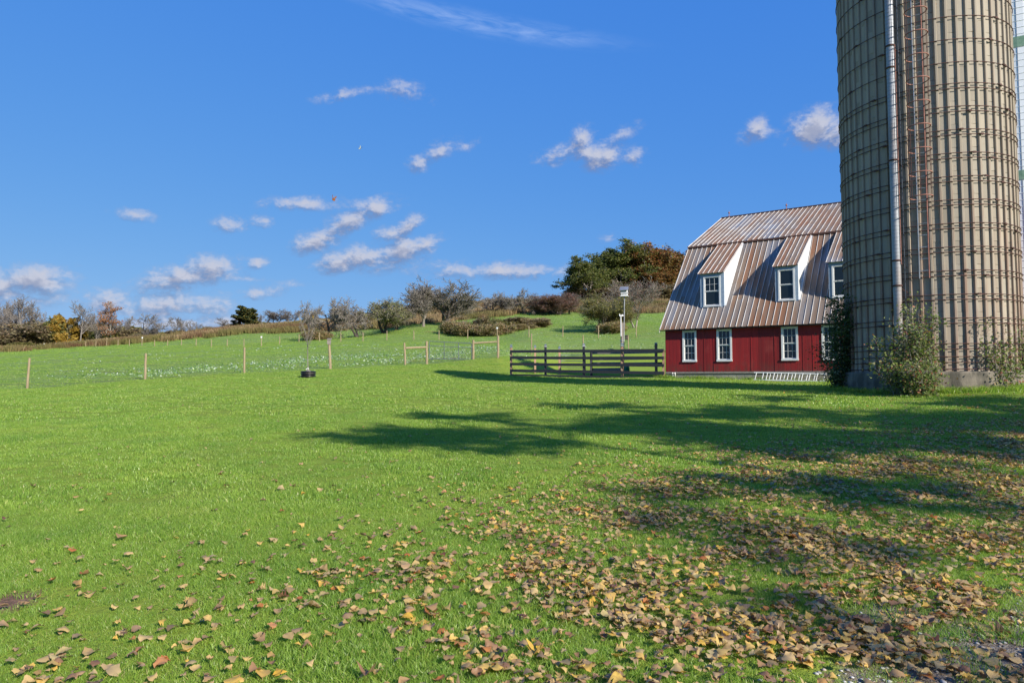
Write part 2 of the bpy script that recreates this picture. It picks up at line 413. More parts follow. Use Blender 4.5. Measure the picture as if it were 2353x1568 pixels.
pas = n.mix(n.rng(n.noise(n.scl(pos, (.06, .2, 1)), 1.0, 5), .56, .68, 0, .5), pas, (0.17, 0.17, 0.06))
pas = n.mix(n.rng(n3, .45, .72, 0, .5), pas, (0.085, 0.15, 0.03))
tall = n.mix(n.rng(n2, .4, .6), (0.20, 0.145, 0.07), (0.13, 0.11, 0.045))
grav = n.mix(n.rng(n3, .4, .62), (0.24, 0.205, 0.16), (0.15, 0.10, 0.065))
grav = n.mix(n.rng(n4, .5, .7), grav, (0.36, 0.34, 0.31))
dirt = n.mix(n.rng(n3, .4, .65), (0.24, 0.145, 0.10), (0.13, 0.075, 0.05))
c = n.mix(zs.outputs[0], pas, lawn); c = n.mix(zs.outputs[1], c, tall)
gm = n.rng(n.m('ADD', zs.outputs[2], n.m('MULTIPLY', n.m('SUBTRACT', n2, .5), .9)), .42, .58)
c = n.mix(gm, c, grav)
at2 = n.n('ShaderNodeAttribute', attribute_name='dirt')
dm = n.rng(n.m('ADD', at2.outputs['Fac'], n.m('MULTIPLY', n.m('SUBTRACT', n3, .5), .8)), .4, .6)
c = n.mix(dm, c, dirt)
finish(n, c, .95, bump=n.m('ADD', n3, n.m('MULTIPLY', n4, .5)), bstr=.8, bdist=.05, spec=.15); MAT['ground'] = m

MAT['grass'] = None
m, n = M_('grass_blades'); geo = n.n('ShaderNodeNewGeometry'); pos = geo.outputs['Position']
r = geo.outputs['Random Per Island']
c = n.ramp(r, [(0, (0.165, 0.265, 0.04)), (.45, (0.25, 0.38, 0.06)), (.88, (0.31, 0.44, 0.085)), (.96, (0.42, 0.45, 0.13)), (1, (0.50, 0.42, 0.22))])
c = n.mix(1.0, c, n.ramp(n.noise(pos, .9, 4), [(.3, (.84, .95, .9)), (.7, (1.30, 1.24, 1.15))]), 'MULTIPLY')
c = n.mix(n.rng(n.noise(pos, .33, 5, .65), .56, .68, 0, .35), c, (.42, .42, .12))
finish(n, c, .38, trans=(.5, (1.15, 1.2, .7)), spec=.5); MAT['grass'] = m
m, n = M_('tall_grass'); geo = n.n('ShaderNodeNewGeometry'); pos = geo.outputs['Position']
r = geo.outputs['Random Per Island']
c = n.ramp(r, [(0, (0.15, 0.10, 0.05)), (.4, (0.30, 0.205, 0.11)), (.8, (0.44, 0.32, 0.18)), (1, (0.20, 0.19, 0.06))])
c = n.mix(n.rng(n.noise(n.scl(pos, (.06, .06, .06)), 1, 4), .42, .60, 0, .85), c, (0.15, 0.145, 0.04))
c = n.mix(n.rng(n.noise(n.scl(pos, (.11, .11, .11), (9, 4, 2)), 1, 4), .5, .66, 0, .8), c, (0.17, 0.085, 0.05))
finish(n, c, .8, trans=(.3, (1.1, 1.0, .8)), spec=.2); MAT['tallgrass'] = m
MAT['clover'] = leafy('clover_leaf', [(0, (.14, .27, .07)), (.35, (.20, .34, .11)), (.6, (.34, .43, .27)), (1, (.54, .61, .48))], .3, .3)  # the palest tones paint light glinting off the leaves
MAT['leaf_apple'] = leafy('leaf_apple', [(0, (.19, .22, .07)), (.4, (.28, .29, .10)), (.7, (.33, .29, .15)), (1, (.22, .18, .13))])
MAT['leaf_twig'] = leafy('leaf_twig', [(0, (.19, .165, .14)), (.5, (.25, .22, .18)), (.85, (.29, .26, .17)), (1, (.27, .27, .10))], .2)
MAT['leaf_oak'] = leafy('leaf_oak', [(0, (.06, .085, .02)), (.5, (.12, .15, .035)), (.85, (.17, .18, .045)), (1, (.24, .19, .06))])
MAT['leaf_rusty'] = leafy('leaf_rusty', [(0, (.12, .12, .03)), (.3, (.20, .15, .04)), (.65, (.29, .13, .045)), (1, (.26, .085, .035))])
MAT['leaf_yellow'] = leafy('leaf_yellow', [(0, (.28, .19, .03)), (.5, (.42, .28, .05)), (1, (.30, .17, .035))])
MAT['leaf_orange'] = leafy('leaf_orange', [(0, (.36, .15, .06)), (.5, (.48, .22, .09)), (1, (.30, .13, .06))])
MAT['leaf_conifer'] = leafy('leaf_conifer', [(0, (.018, .035, .012)), (.6, (.035, .055, .018)), (.8, (.14, .13, .03)), (1, (.22, .17, .035))], .15)
MAT['leaf_brush'] = leafy('leaf_brush', [(0, (.18, .135, .095)), (.4, (.25, .195, .13)), (.7, (.22, .20, .085)), (1, (.32, .21, .13))])
MAT['leaf_olive'] = leafy('leaf_olive', [(0, (.12, .14, .04)), (.5, (.21, .20, .06)), (1, (.31, .25, .08))])
MAT['leaf_redshrub'] = leafy('leaf_redshrub', [(0, (.19, .085, .075)), (.5, (.26, .125, .10)), (1, (.21, .155, .11))])
MAT['leaf_vine'] = leafy('leaf_vine', [(0, (.09, .14, .03)), (.4, (.17, .24, .055)), (.74, (.28, .33, .11)), (.9, (.30, .20, .10)), (1, (.40, .11, .08))])
MAT['leaf_vine_dark'] = leafy('leaf_vine_dark', [(0, (.035, .065, .016)), (.7, (.08, .13, .04)), (1, (.26, .28, .14))])
MAT['leaf_thicket'] = leafy('leaf_thicket', [(0, (.20, .22, .07)), (.35, (.36, .32, .14)), (.7, (.50, .36, .22)), (1, (.32, .18, .13))])

# fallen leaves
m, n = M_('fallen_leaf'); geo = n.n('ShaderNodeNewGeometry'); co = n.n('ShaderNodeTexCoord').outputs['Object']
r = n.m('FRACT', n.m('ADD', geo.outputs['Random Per Island'], n.n('ShaderNodeObjectInfo').outputs['Random']))
c = n.ramp(r, [(0, (.62, .37, .045)), (.14, (.62, .42, .10)), (.28, (.56, .40, .16)), (.46, (.46, .30, .13)), (.60, (.28, .15, .08)), (.68, (.46, .38, .16)), (.78, (.19, .095, .06)), (.88, (.36, .27, .10)), (.95, (.48, .16, .04)), (1, (.10, .055, .04))])
z = n.noise(co, 38, 4); c = n.mix(n.rng(z, .5, .72, 0, .5), c, (.20, .105, .055))
c = n.mix(n.m('MULTIPLY', geo.outputs['Backfacing'], .25), c, (.60, .46, .26))
finish(n, c, .5, trans=(.28, (1.1, .9, .5)), spec=.4); MAT['fallen'] = m
MAT['pebble'] = leafy('pebble', [(0, (.18, .17, .16)), (.4, (.34, .33, .32)), (.8, (.46, .45, .43)), (1, (.30, .22, .16))], 0.0, .8)

# ------------------------------------------------------------------ terrain
_COLS = {
    -700: [(12, .25), (30, .6), (40, .8), (70, 2.2), (120, 4.6), (190, 8.3), (280, 11.5), (600, 13)],
    65: [(12, .35), (25, .68), (37, .99), (45, 1.45), (70, 2.9), (120, 5.9), (190, 9.25), (240, 11.2), (290, 12.4), (600, 14)],
    334: [(12, .38), (25, .8), (41, 1.44), (50, 2.05), (80, 4.2), (140, 8.3), (200, 12.5), (280, 14.5), (600, 15)],
    561: [(12, .4), (25, .92), (43, 1.87), (52, 2.5), (80, 4.6), (120, 7.1), (150, 10.9), (200, 15.5), (300, 16.5), (600, 16)],
    757: [(12, .42), (25, 1.0), (38, 1.65), (46, 2.24), (80, 4.9), (115, 7.8), (140, 10), (160, 12.8), (220, 19.1), (300, 20), (600, 20)],
    980: [(12, .42), (25, 1.02), (38, 1.72), (51, 2.64), (80, 5.1), (110, 7.9), (130, 11.1), (170, 15.9), (230, 24.3), (300, 25), (600, 24)],
    1144: [(12, .43), (25, 1.06), (38, 1.56), (44, 1.84), (54.5, 3.1), (80, 5.4), (110, 8.1), (135, 12.1), (160, 15.6), (230, 26.2), (300, 26.5), (600, 25)],
    1221: [(12, .44), (24, 1.07), (38, 1.58), (44, 1.82), (56, 2.1), (72, 2.6), (82, 4.45), (100, 7.85), (140, 13.0), (170, 17.2), (235, 26.8), (300, 27.5), (600, 26)],
    1300: [(12, .45), (24, 1.08), (30, 1.25), (39.5, 1.6), (44.5, 1.82), (58, 2.0), (76, 2.4), (87, 4.85), (102, 7.9), (140, 13.4), (180, 18.5), (240, 27.2), (300, 28), (600, 26)],
    1529: [(12, .48), (24, 1.12), (30, 1.27), (37, 1.56), (47, 1.78), (60, 2.0), (76, 2.35), (87, 4.95), (99, 8.0), (140, 13.4), (180, 18.5), (240, 27.8), (300, 29), (600, 27)],
    1900: [(12, .52), (20, 1.0), (24, 1.16), (32.6, 1.42), (45, 1.8), (60, 2.1), (78, 3.2), (95, 7), (180, 17), (240, 26), (300, 27), (600, 26)],
    2352: [(12, .56), (19, 1.12), (22, 1.38), (30, 1.6), (45, 2.2), (60, 3), (90, 6), (180, 15), (240, 22), (600, 24)],
    3100: [(12, .58), (19, 1.2), (22, 1.4), (30, 1.7), (60, 3), (90, 5), (180, 12), (600, 20)]}


def pchip(x, y):
    x = np.array(x, float); y = np.array(y, float); h = np.diff(x); dl = np.diff(y) / h
    d = np.zeros_like(y)
    for i in range(1, len(x) - 1):
        if dl[i - 1] * dl[i] > 0:
            w1 = 2 * h[i] + h[i - 1]; w2 = h[i] + 2 * h[i - 1]; d[i] = (w1 + w2) / (w1 / dl[i - 1] + w2 / dl[i])
    d[0] = dl[0]; d[-1] = 0
    def f(q):
        q = np.clip(q, x[0], x[-1]); i = np.clip(np.searchsorted(x, q) - 1, 0, len(x) - 2)
        t = (q - x[i]) / h[i]; t2 = t * t; t3 = t2 * t
        return y[i] * (2 * t3 - 3 * t2 + 1) + h[i] * d[i] * (t3 - 2 * t2 + t) + y[i + 1] * (-2 * t3 + 3 * t2) + h[i] * d[i + 1] * (t3 - t2)
    return f


_us = sorted(_COLS); _ts = np.array([(u - 1176) / F for u in _us])
_fs = [pchip([-400, 0, 5] + [a for a, b in _COLS[u]], [-6, 0, .13] + [b for a, b in _COLS[u]]) for u in _us]


def zt(x, y):
    x = np.atleast_1d(np.asarray(x, float)); y = np.atleast_1d(np.asarray(y, float))
    t = np.clip(x / np.maximum(y, 9.0), _ts[0], _ts[-1])
    i = np.clip(np.searchsorted(_ts, t) - 1, 0, len(_ts) - 2)
    k = (t - _ts[i]) / (_ts[i + 1] - _ts[i]); k = .5 * k + .5 * (k * k * (3 - 2 * k))
    Z = np.stack([f(y) for f in _fs]); j = np.arange(len(x))
    z = Z[i, j] * (1 - k) + Z[i + 1, j] * k
    far = np.clip((y - 20) / 60, 0, 1)
    return z + .02 * np.sin(x * .9 + 1) * np.sin(y * .7) + far * (.12 * np.sin(x * .19 + 2) * np.sin(y * .13) + .08 * np.sin(x * .37 - y * .21))


def gz(x, y): return float(zt(x, y)[0])
def on(u, Y, dz=0.0):
    x = X(u, Y); return Vector((x, Y, gz(x, Y) + dz))


FU = [-900, 65, 334, 561, 757, 931, 980, 1087, 1144, 1221, 1339, 1442, 1600, 3200]
FY = [30, 37.2, 41.2, 43.2, 46.2, 50.3, 51.4, 54.4, 55, 80, 85, 85, 86, 86]


def uv_of(x, y, z):
    q = np.asarray(z) - EYE
    yc = y * cos(TH) + q * sin(TH); zc = -y * sin(TH) + q * cos(TH)
    return 1176 + F * x / yc, 784 - F * zc / yc


TGU = [-900, 0, 45, 300, 450, 560, 680, 760, 900, 1000, 1080, 1204, 1345, 1525, 1800, 3200]
TGV = [830, 808, 806, 790, 778, 767, 764, 760, 754, 742, 735, 720, 719, 719, 719, 719]


def is_tall(x, y, z):
    yy = np.maximum(y, 1.0); u, v = uv_of(x, yy, z)
    wob = 2.0 * np.sin(x * .5) + 1.5 * np.sin(x * 1.3 + y * .4)
    return ((y > 100) & (v + wob * .6 < np.interp(u, TGU, TGV)) & (y < 420)) | ((((u - 1148) / 105) ** 2 + ((y - 119) / 5) ** 2 + .2 * np.sin(x * .9) < 1) & (y > 100))


def axis(n, span, k, c):
    s = np.linspace(-1, 1, n); return c + span * np.sinh(k * s) / np.sinh(k)


xs = axis(420, 1500, 7.2, 0); ys = axis(460, 1500, 6.6, 25)
XX, YY = np.meshgrid(xs, ys); ZZ = zt(XX.ravel(), YY.ravel())
co_ = np.stack([XX.ravel(), YY.ravel(), ZZ], 1)
nx, ny = len(xs), len(ys); I = np.arange(nx * ny).reshape(ny, nx)
fc_ = np.stack([I[:-1, :-1], I[:-1, 1:], I[1:, 1:], I[1:, :-1]], -1).reshape(-1, 4)
me = npmesh('ground', co_, fc_, 4, MAT['ground'], smooth=True)
xr, yr = XX.ravel(), YY.ravel()
ymax = np.interp(1176 + F * xr / np.maximum(yr, 6), FU, FY)
lawn_m = np.clip((ymax - yr) / .5 + .5, 0, 1)
tall_m = is_tall(xr, yr, ZZ).astype(float)


def gravel_w(x, y):
    # worn gravel at the near right of the lawn
    y = np.asarray(y); x = np.asarray(x)
    edge = x - (.95 + 1.0 * (y - 3.25)) + .22 * np.sin(3.1 * y + 1.3 * x) * np.sin(2.3 * x)
    return np.clip(edge / .9 + .30, 0, 1) * np.clip((5.5 - y) / 1.1, 0, 1) * np.clip((9 - x) / 1.5, 0, 1) * (.72 + .28 * np.sin(4.3 * x + 2 * np.sin(3.7 * y)))


def dirt_w(x, y):
    e = lambda cx, cy, a, b: np.exp(-(((x - cx) / a) ** 2 + ((y - cy) / b) ** 2))
    p1 = P(20, 1345, 4.6); p2 = P(150, 1325, 4.9)
    g1 = on(650, 0.1); gx, gy = X(1010, 57), 57.5
    mound = e(X(989, 122), 122, 2.3, 1.6)
    return np.clip(1.25 * e(p1.x - .05, 4.6, .26, .14) + .8 * e(p1.x + .45, 4.85, .30, .05) + 1.3 * e(gx, gy, 2.3, .6) + 1.1 * e(gx - 2.2, gy - 1.6, 1.6, .45) + .8 * mound, 0, 1)


za = me.color_attributes.new('zone', 'FLOAT_COLOR', 'POINT')
za.data.foreach_set('color', np.stack([lawn_m, tall_m, gravel_w(xr, yr), np.ones_like(xr)], 1).astype(np.float32).ravel())
da = me.attributes.new('dirt', 'FLOAT', 'POINT'); da.data.foreach_set('value', dirt_w(xr, yr).astype(np.float32))
tag(link('ground', me), kind='structure')
rng = np.random.default_rng(11)

# ------------------------------------------------------------------ scatter helper (stuff only)
def scatter(name, pts, rz, sc, protos, label, tilt=None, hide=True):
    """ONE object of kind stuff: points that carry one of the prototype meshes each"""
    me = bpy.data.meshes.new(name); me.vertices.add(len(pts)); me.vertices.foreach_set('co', np.asarray(pts, np.float32).ravel())
    rot = np.zeros((len(pts), 3), np.float32); rot[:, 2] = rz
    if tilt is not None: rot[:, :2] = tilt
    a = me.attributes.new('rot', 'FLOAT_VECTOR', 'POINT'); a.data.foreach_set('vector', rot.ravel())
    a = me.attributes.new('sc', 'FLOAT', 'POINT'); a.data.foreach_set('value', np.asarray(sc, np.float32))
    a = me.attributes.new('idx', 'INT', 'POINT'); a.data.foreach_set('value', rng.integers(0, len(protos), len(pts)).astype(np.int32))
    o = link(name, me); tag(o, label, kind='stuff')
    ng = bpy.data.node_groups.new(name + '_scatter', 'GeometryNodeTree')
    ng.interface.new_socket('Geometry', in_out='INPUT', socket_type='NodeSocketGeometry')
    ng.interface.new_socket('Geometry', in_out='OUTPUT', socket_type='NodeSocketGeometry')
    N = ng.nodes; L = ng.links; a = N.new('NodeGroupInput'); b = N.new('NodeGroupOutput')
    jn = N.new('GeometryNodeJoinGeometry')
    for p in protos:
        oi = N.new('GeometryNodeObjectInfo'); oi.inputs['Object'].default_value = p; oi.inputs['As Instance'].default_value = True
        L.new(oi.outputs['Geometry'], jn.inputs[0])
    ip = N.new('GeometryNodeInstanceOnPoints'); ip.inputs['Pick Instance'].default_value = True
    L.new(a.outputs[0], ip.inputs['Points'])
    def nat(nm, ty):
        q = N.new('GeometryNodeInputNamedAttribute'); q.data_type = ty; q.inputs[0].default_value = nm; return q.outputs[0]
    L.new(jn.outputs[0], ip.inputs['Instance']); L.new(nat('idx', 'INT'), ip.inputs['Instance Index'])
    er = N.new('FunctionNodeEulerToRotation'); L.new(nat('rot', 'FLOAT_VECTOR'), er.inputs[0]); L.new(er.outputs[0], ip.inputs['Rotation'])
    L.new(nat('sc', 'FLOAT'), ip.inputs['Scale']); L.new(ip.outputs[0], b.inputs[0])
    md = o.modifiers.new('scatter', 'NODES'); md.node_group = ng
    return o


def proto(me):
    return bpy.data.objects.new(me.name, me)     # never linked to the scene: only its mesh is used


def blades(name, n, size, h, wd, mat, lean=.35, seg=2, seed=0, hv=.35):
    r = np.random.default_rng(seed)
    x = (r.random(n) - .5) * size; y = (r.random(n) - .5) * size
    a = r.random(n) * 2 * pi; hh = h * (1 - hv + 2 * hv * r.random(n)); ww = wd * (.7 + .6 * r.random(n))
    ld = r.random(n) * 2 * pi; ll = hh * lean * (.3 + 1.2 * r.random(n))
    lev = [0, .45, .8, 1.0]; cs = []
    wf = [1, .9, .55, 0.06]
    for k, q in enumerate(lev):
        cx = x + np.cos(ld) * ll * q * q; cy = y + np.sin(ld) * ll * q * q; cz = hh * q * (1 - .18 * q * lean)
        for sgn in (-1, 1):
            cs.append(np.stack([cx + sgn * np.cos(a) * ww * wf[k] / 2, cy + sgn * np.sin(a) * ww * wf[k] / 2, cz], 1))
    co = np.stack(cs, 1).reshape(-1, 3); b = np.arange(n) * 8
    f = np.concatenate([np.stack([b + 2 * k, b + 2 * k + 1, b + 2 * k + 3, b + 2 * k + 2], 1) for k in range(3)])
    return proto(npmesh(name, co, f, 4, mat))

# ------------------------------------------------------------------ barn
BA = radians(34.0); BE = Vector((cos(BA), -sin(BA), 0)); BN = Vector((sin(BA), cos(BA), 0))
BC = P(1529, 853.8, 37.0); BC.z = 0


def B(s, d, z): return BC + BE * s + BN * d + Vector((0, 0, z))


def bbox_(mb, s0, s1, d0, d1, z0, z1, uv=None):
    vs = [B(s, d, z) for s in (s0, s1) for d in (d0, d1) for z in (z0, z1)]
    mb.add(vs, [(0, 1, 3, 2), (4, 6, 7, 5), (0, 4, 5, 1), (2, 3, 7, 6), (0, 2, 6, 4), (1, 5, 7, 3)])


def uvmap(me, fn):
    uvl = me.uv_layers.new(name='UVMap'); vi = np.empty(len(me.loops), np.int32); me.loops.foreach_get('vertex_index', vi)
    co = np.empty(len(me.vertices) * 3, np.float32); me.vertices.foreach_get('co', co); co = co.reshape(-1, 3)
    uvl.data.foreach_set('uv', fn(co[vi]).astype(np.float32).ravel())


bE = np.array(BE); bN = np.array(BN); bC = np.array(BC)
def uv_wall(c): q = c - bC; return np.stack([q @ bE + (q @ bN) * .7, c[:, 2]], 1)
LEN = 13.0; ZW = 4.38; Z0 = 1.94; EV = (-.27, 4.20); KN = (4.5, 9.42); RG = (11.2, 12.52)
barn = thing('barn', 'red board barn with rusty tin gambrel roof and three dormers behind the concrete silo', 'barn', B(0, 0, 1.5))
bparent = []


def bpart(mb, name, mat, parent=None, uv=None, smooth=False):
    me = mb.mesh(name, mat, smooth)
    if uv: uvmap(me, uv)
    o = link(name, me); p = parent or barn; o.parent = p
    # keep world coordinates: parents sit at their own places
    wp = Vector((0, 0, 0)); q = p
    while q: wp += q.location; q = q.parent
    o.location = -wp
    return o


WIN = [(.99, 1.71, 2.50, 4.12), (2.82, 3.56, 2.50, 4.12), (6.02, 6.76, 2.50, 4.12), (7.86, 8.60, 2.50, 4.12), (11.2, 11.94, 2.5, 4.12)]
wall = MB(); s_prev = 0
for (s0, s1, z0, z1) in WIN:
    bbox_(wall, s_prev, s0, 0, .12, Z0, ZW); bbox_(wall, s0, s1, 0, .12, Z0, z0); bbox_(wall, s0, s1, 0, .12, z1, ZW); s_prev = s1
bbox_(wall, s_prev, LEN, 0, .12, Z0, ZW)
# battens where the sheets of board meet, uneven
for s in (2.12, 2.62, 4.52, 5.66, 6.98, 7.42, 9.6, 10.8, 12.6):
    bbox_(wall, s, s + .035, -.012, 0, Z0 + .004, ZW - .004)
bpart(wall, 'wall', MAT['red'], uv=uv_wall)
ends = MB()
for s in (0.0, LEN - .12):
    prof = [(.122, Z0), (.122, 4.42), (KN[0], KN[1] - .12), (RG[0], RG[1] - .12), (2 * RG[0] - KN[0], KN[1] - .12), (2 * RG[0] - .12, 4.42), (2 * RG[0] - .12, Z0)]
    vs = [B(s + q, d, z) for q in (0, .118) for d, z in prof]; k = len(prof)
    ends.add(vs, [tuple(range(k))[::-1], tuple(range(k, 2 * k))] + [(i, (i + 1) % k, k + (i + 1) % k, k + i) for i in range(k)])
bbox_(ends, 0, LEN, 2 * RG[0] - .118, 2 * RG[0], Z0, 4.38)
bpart(ends, 'gable_wall', MAT['red'], uv=uv_wall)
fd = MB(); bbox_(fd, -.0, LEN, .04, 2 * RG[0] - .04, .2, Z0 - .004)
bpart(fd, 'foundation', MAT['block'], uv=uv_wall)
sill = MB(); bbox_(sill, -.01, LEN + .01, .0, .04, Z0 - .10, Z0 - .003); bpart(sill, 'sill_board', MAT['grey_wood'])


def slope(mb, sm, s0, s1, a, b, lift=.0, pitch=.29, zig=True, off=0.0, sheets=1, seed=1):
    """tin sheets from point a=(d,z) up to b, each strip an island; raised seams in sm"""
    r = random.Random(seed); L = sqrt((b[0] - a[0]) ** 2 + (b[1] - a[1]) ** 2); k = max(1, round((s1 - s0) / pitch)); ps = (s1 - s0) / k
    nd, nz_ = -(b[1] - a[1]) / L, (b[0] - a[0]) / L
    def pt(s, t, h): return B(s, a[0] + (b[0] - a[0]) * t / L + nd * h, a[1] + (b[1] - a[1]) * t / L + nz_ * h)
    for i in range(k):
        cuts = [0] + [L * (j + r.uniform(-.12, .12)) / sheets for j in range(1, sheets)] + [L]
        for j in range(len(cuts) - 1):
            h = lift + .004 * (j % 2) + r.uniform(0, .003); t0, t1 = cuts[j], cuts[j + 1] + (.03 if j < len(cuts) - 2 else 0)
            sA, sB = s0 + i * ps + .006, s0 + (i + 1) * ps - .006; sM = (sA + sB) / 2
            b_ = len(mb.v)
            mb.add([pt(sA, t0, h), pt(sM, t0, h - .006), pt(sB, t0, h), pt(sB, t1, h), pt(sM, t1, h - .006), pt(sA, t1, h),
                    pt(sA, t0, h - .02), pt(sB, t0, h - .02), pt(sB, t1, h - .02), pt(sA, t1, h - .02)],
                   [(0, 1, 4, 5), (1, 2, 3, 4), (6, 9, 8, 7), (0, 6, 7, 2, 1), (3, 8, 9, 5, 4), (2, 7, 8, 3), (5, 9, 6, 0)])
    for i in range(k + 1):
        s = min(max(s0 + i * ps, s0 + .02), s1 - .02); h0, h1 = lift - .015, lift + .034 + r.uniform(-.006, .004); wd = .011
        n_ = 6; pts = []
        base = len(sm.v)
        for q in range(n_ + 1):
            t = L * q / n_; jx = r.uniform(-.004, .004)
            sm.v += [tuple(pt(s - wd + jx, t, h0)), tuple(pt(s - wd * .6 + jx, t, h1)), tuple(pt(s + wd * .6 + jx, t, h1)), tuple(pt(s + wd + jx, t, h0))]
        for q in range(n_):
            c_ = base + q * 4
            sm.f += [(c_ + x, c_ + x + 1, c_ + x + 5, c_ + x + 4) for x in range(3)]
        sm.f += [(base, base + 3, base + 2, base + 1), tuple(base + n_ * 4 + x for x in range(4))]


def uv_slope(c):
    q = c - bC; d = q @ bN; d = np.where(d > RG[0], 2 * RG[0] - d, d)
    t = np.where(d < KN[0], (d) * 1.48, KN[0] * 1.48 + (d - KN[0]) * 1.1 + 3)
    return np.stack([q @ bE, t], 1)


roof = MB(); seam = MB(); S0, S1 = -.22, LEN + .22
slope(roof, seam, S0, S1, EV, KN, sheets=3, seed=3)
slope(roof, seam, S0, S1, (KN[0] - .10, KN[1] + .02), RG, lift=.03, sheets=2, seed=4)
mir = lambda p: (2 * RG[0] - p[0], p[1])
roof2 = MB(); seam2 = MB()
def slope_back(a, b, **k):
    m0, m1 = len(roof2.v), len(seam2.v); slope(roof2, seam2, S0, S1, a, b, **k)
slope_back(mir(KN), mir(EV), sheets=1, seed=5); slope_back(RG, mir(KN), sheets=1, seed=6)
ro = bpart(roof, 'roof', MAT['tin'], uv=uv_slope)
bpart(seam, 'roof_seams', MAT['seam'], parent=ro, uv=uv_slope)
bpart(roof2, 'back_roof', MAT['tin'], uv=uv_slope)
for s in (S0 - .012, S1):
    trim = MB()
    for (a, b) in ((EV, KN), (KN, RG), (RG, mir(KN)), (mir(KN), mir(EV))):
        vs = [B(s + q, d, z + h) for q in (0, .012) for (d, z) in (a, b) for h in (-.16, .035)]
        trim.add(vs, [(0, 1, 3, 2), (4, 6, 7, 5), (0, 4, 5, 1), (2, 3, 7, 6), (0, 2, 6, 4), (1, 5, 7, 3)])
    bpart(trim, 'rake_trim', MAT['seam'], uv=uv_slope)
cap = MB()
for (d, z, w_) in ((KN[0] - .13, KN[1] - .03, .03),):
    bbox_(cap, S0, S1, d, d + w_, z - .02, z + .055)
bbox_(cap, S0, S1, RG[0] - .09, RG[0] + .09, RG[1] + .03, RG[1] + .085)
bpart(cap, 'ridge_cap', MAT['rust'])
sf = MB(); bbox_(sf, S0 + .01, S1 - .01, EV[0] + .03, -.004, EV[1] - .06, EV[1] - .035); bpart(sf, 'soffit', MAT['black_wood'])


def window(s0, s1, z0, z1, dface, rows=((2, 3), (2, 3)), casing=.07, lowdark=False, upper=True, label=None):
    """double hung window: casing and sashes proud of the wall, panes set back"""
    f = MB(); c = casing
    bbox_(f, s0 - .02, s0 + c, dface - .035, dface + .08, z0, z1)
    bbox_(f, s1 - c, s1 + .02, dface - .035, dface + .08, z0, z1)
    bbox_(f, s0 + c, s1 - c, dface - .033, dface + .08, z1 - c, z1)
    bbox_(f, s0 - .03, s1 + .03, dface - .06, dface + .08, z0 - .045, z0 + c * .7)
    w_ = bpart(f, 'window', MAT['white']); a, b = s0 + c, s1 - c; lo, hi = z0 + c * .7, z1 - c; mid = (lo + hi) / 2
    if label: w_['label'] = label
    for k, (za, zb, dd) in enumerate(((mid + .002, hi, .0), (lo, mid - .002, .025))):
        sh = MB(); t = .032
        bbox_(sh, a, a + t, dface + dd, dface + dd + .025, za, zb); bbox_(sh, b - t, b, dface + dd, dface + dd + .025, za, zb)
        bbox_(sh, a + t, b - t, dface + dd + .001, dface + dd + .024, zb - t, zb); bbox_(sh, a + t, b - t, dface + dd + .001, dface + dd + .024, za, za + t * 1.2)
        nr, nc = rows[k]
        if nr:
            for i in range(1, nc):
                s = a + (b - a) * i / nc; bbox_(sh, s - .007, s + .007, dface + dd + .003, dface + dd + .012, za + t, zb - t)
            for i in range(1, nr):
                z = za + (zb - za) * i / nr; bbox_(sh, a + t, b - t, dface + dd + .004, dface + dd + .013, z - .007, z + .007)
        so_ = bpart(sh, 'sash', MAT['white'], parent=w_)
        gl = MB(); bbox_(gl, a + t * .6, b - t * .6, dface + dd + .014, dface + dd + .019, za + t * .6, zb - t * .6)
        bpart(gl, 'pane', MAT['glass'], parent=w_)
    return w_


for i, (s0, s1, z0, z1) in enumerate(WIN): window(s0, s1, z0, z1, 0.0, rows=((2, 3), (2, 3)))
blk = MB(); bbox_(blk, .3, LEN - .3, 1.2, 1.25, Z0, 4.6); bpart(blk, 'inner_wall', MAT['black_wood'])

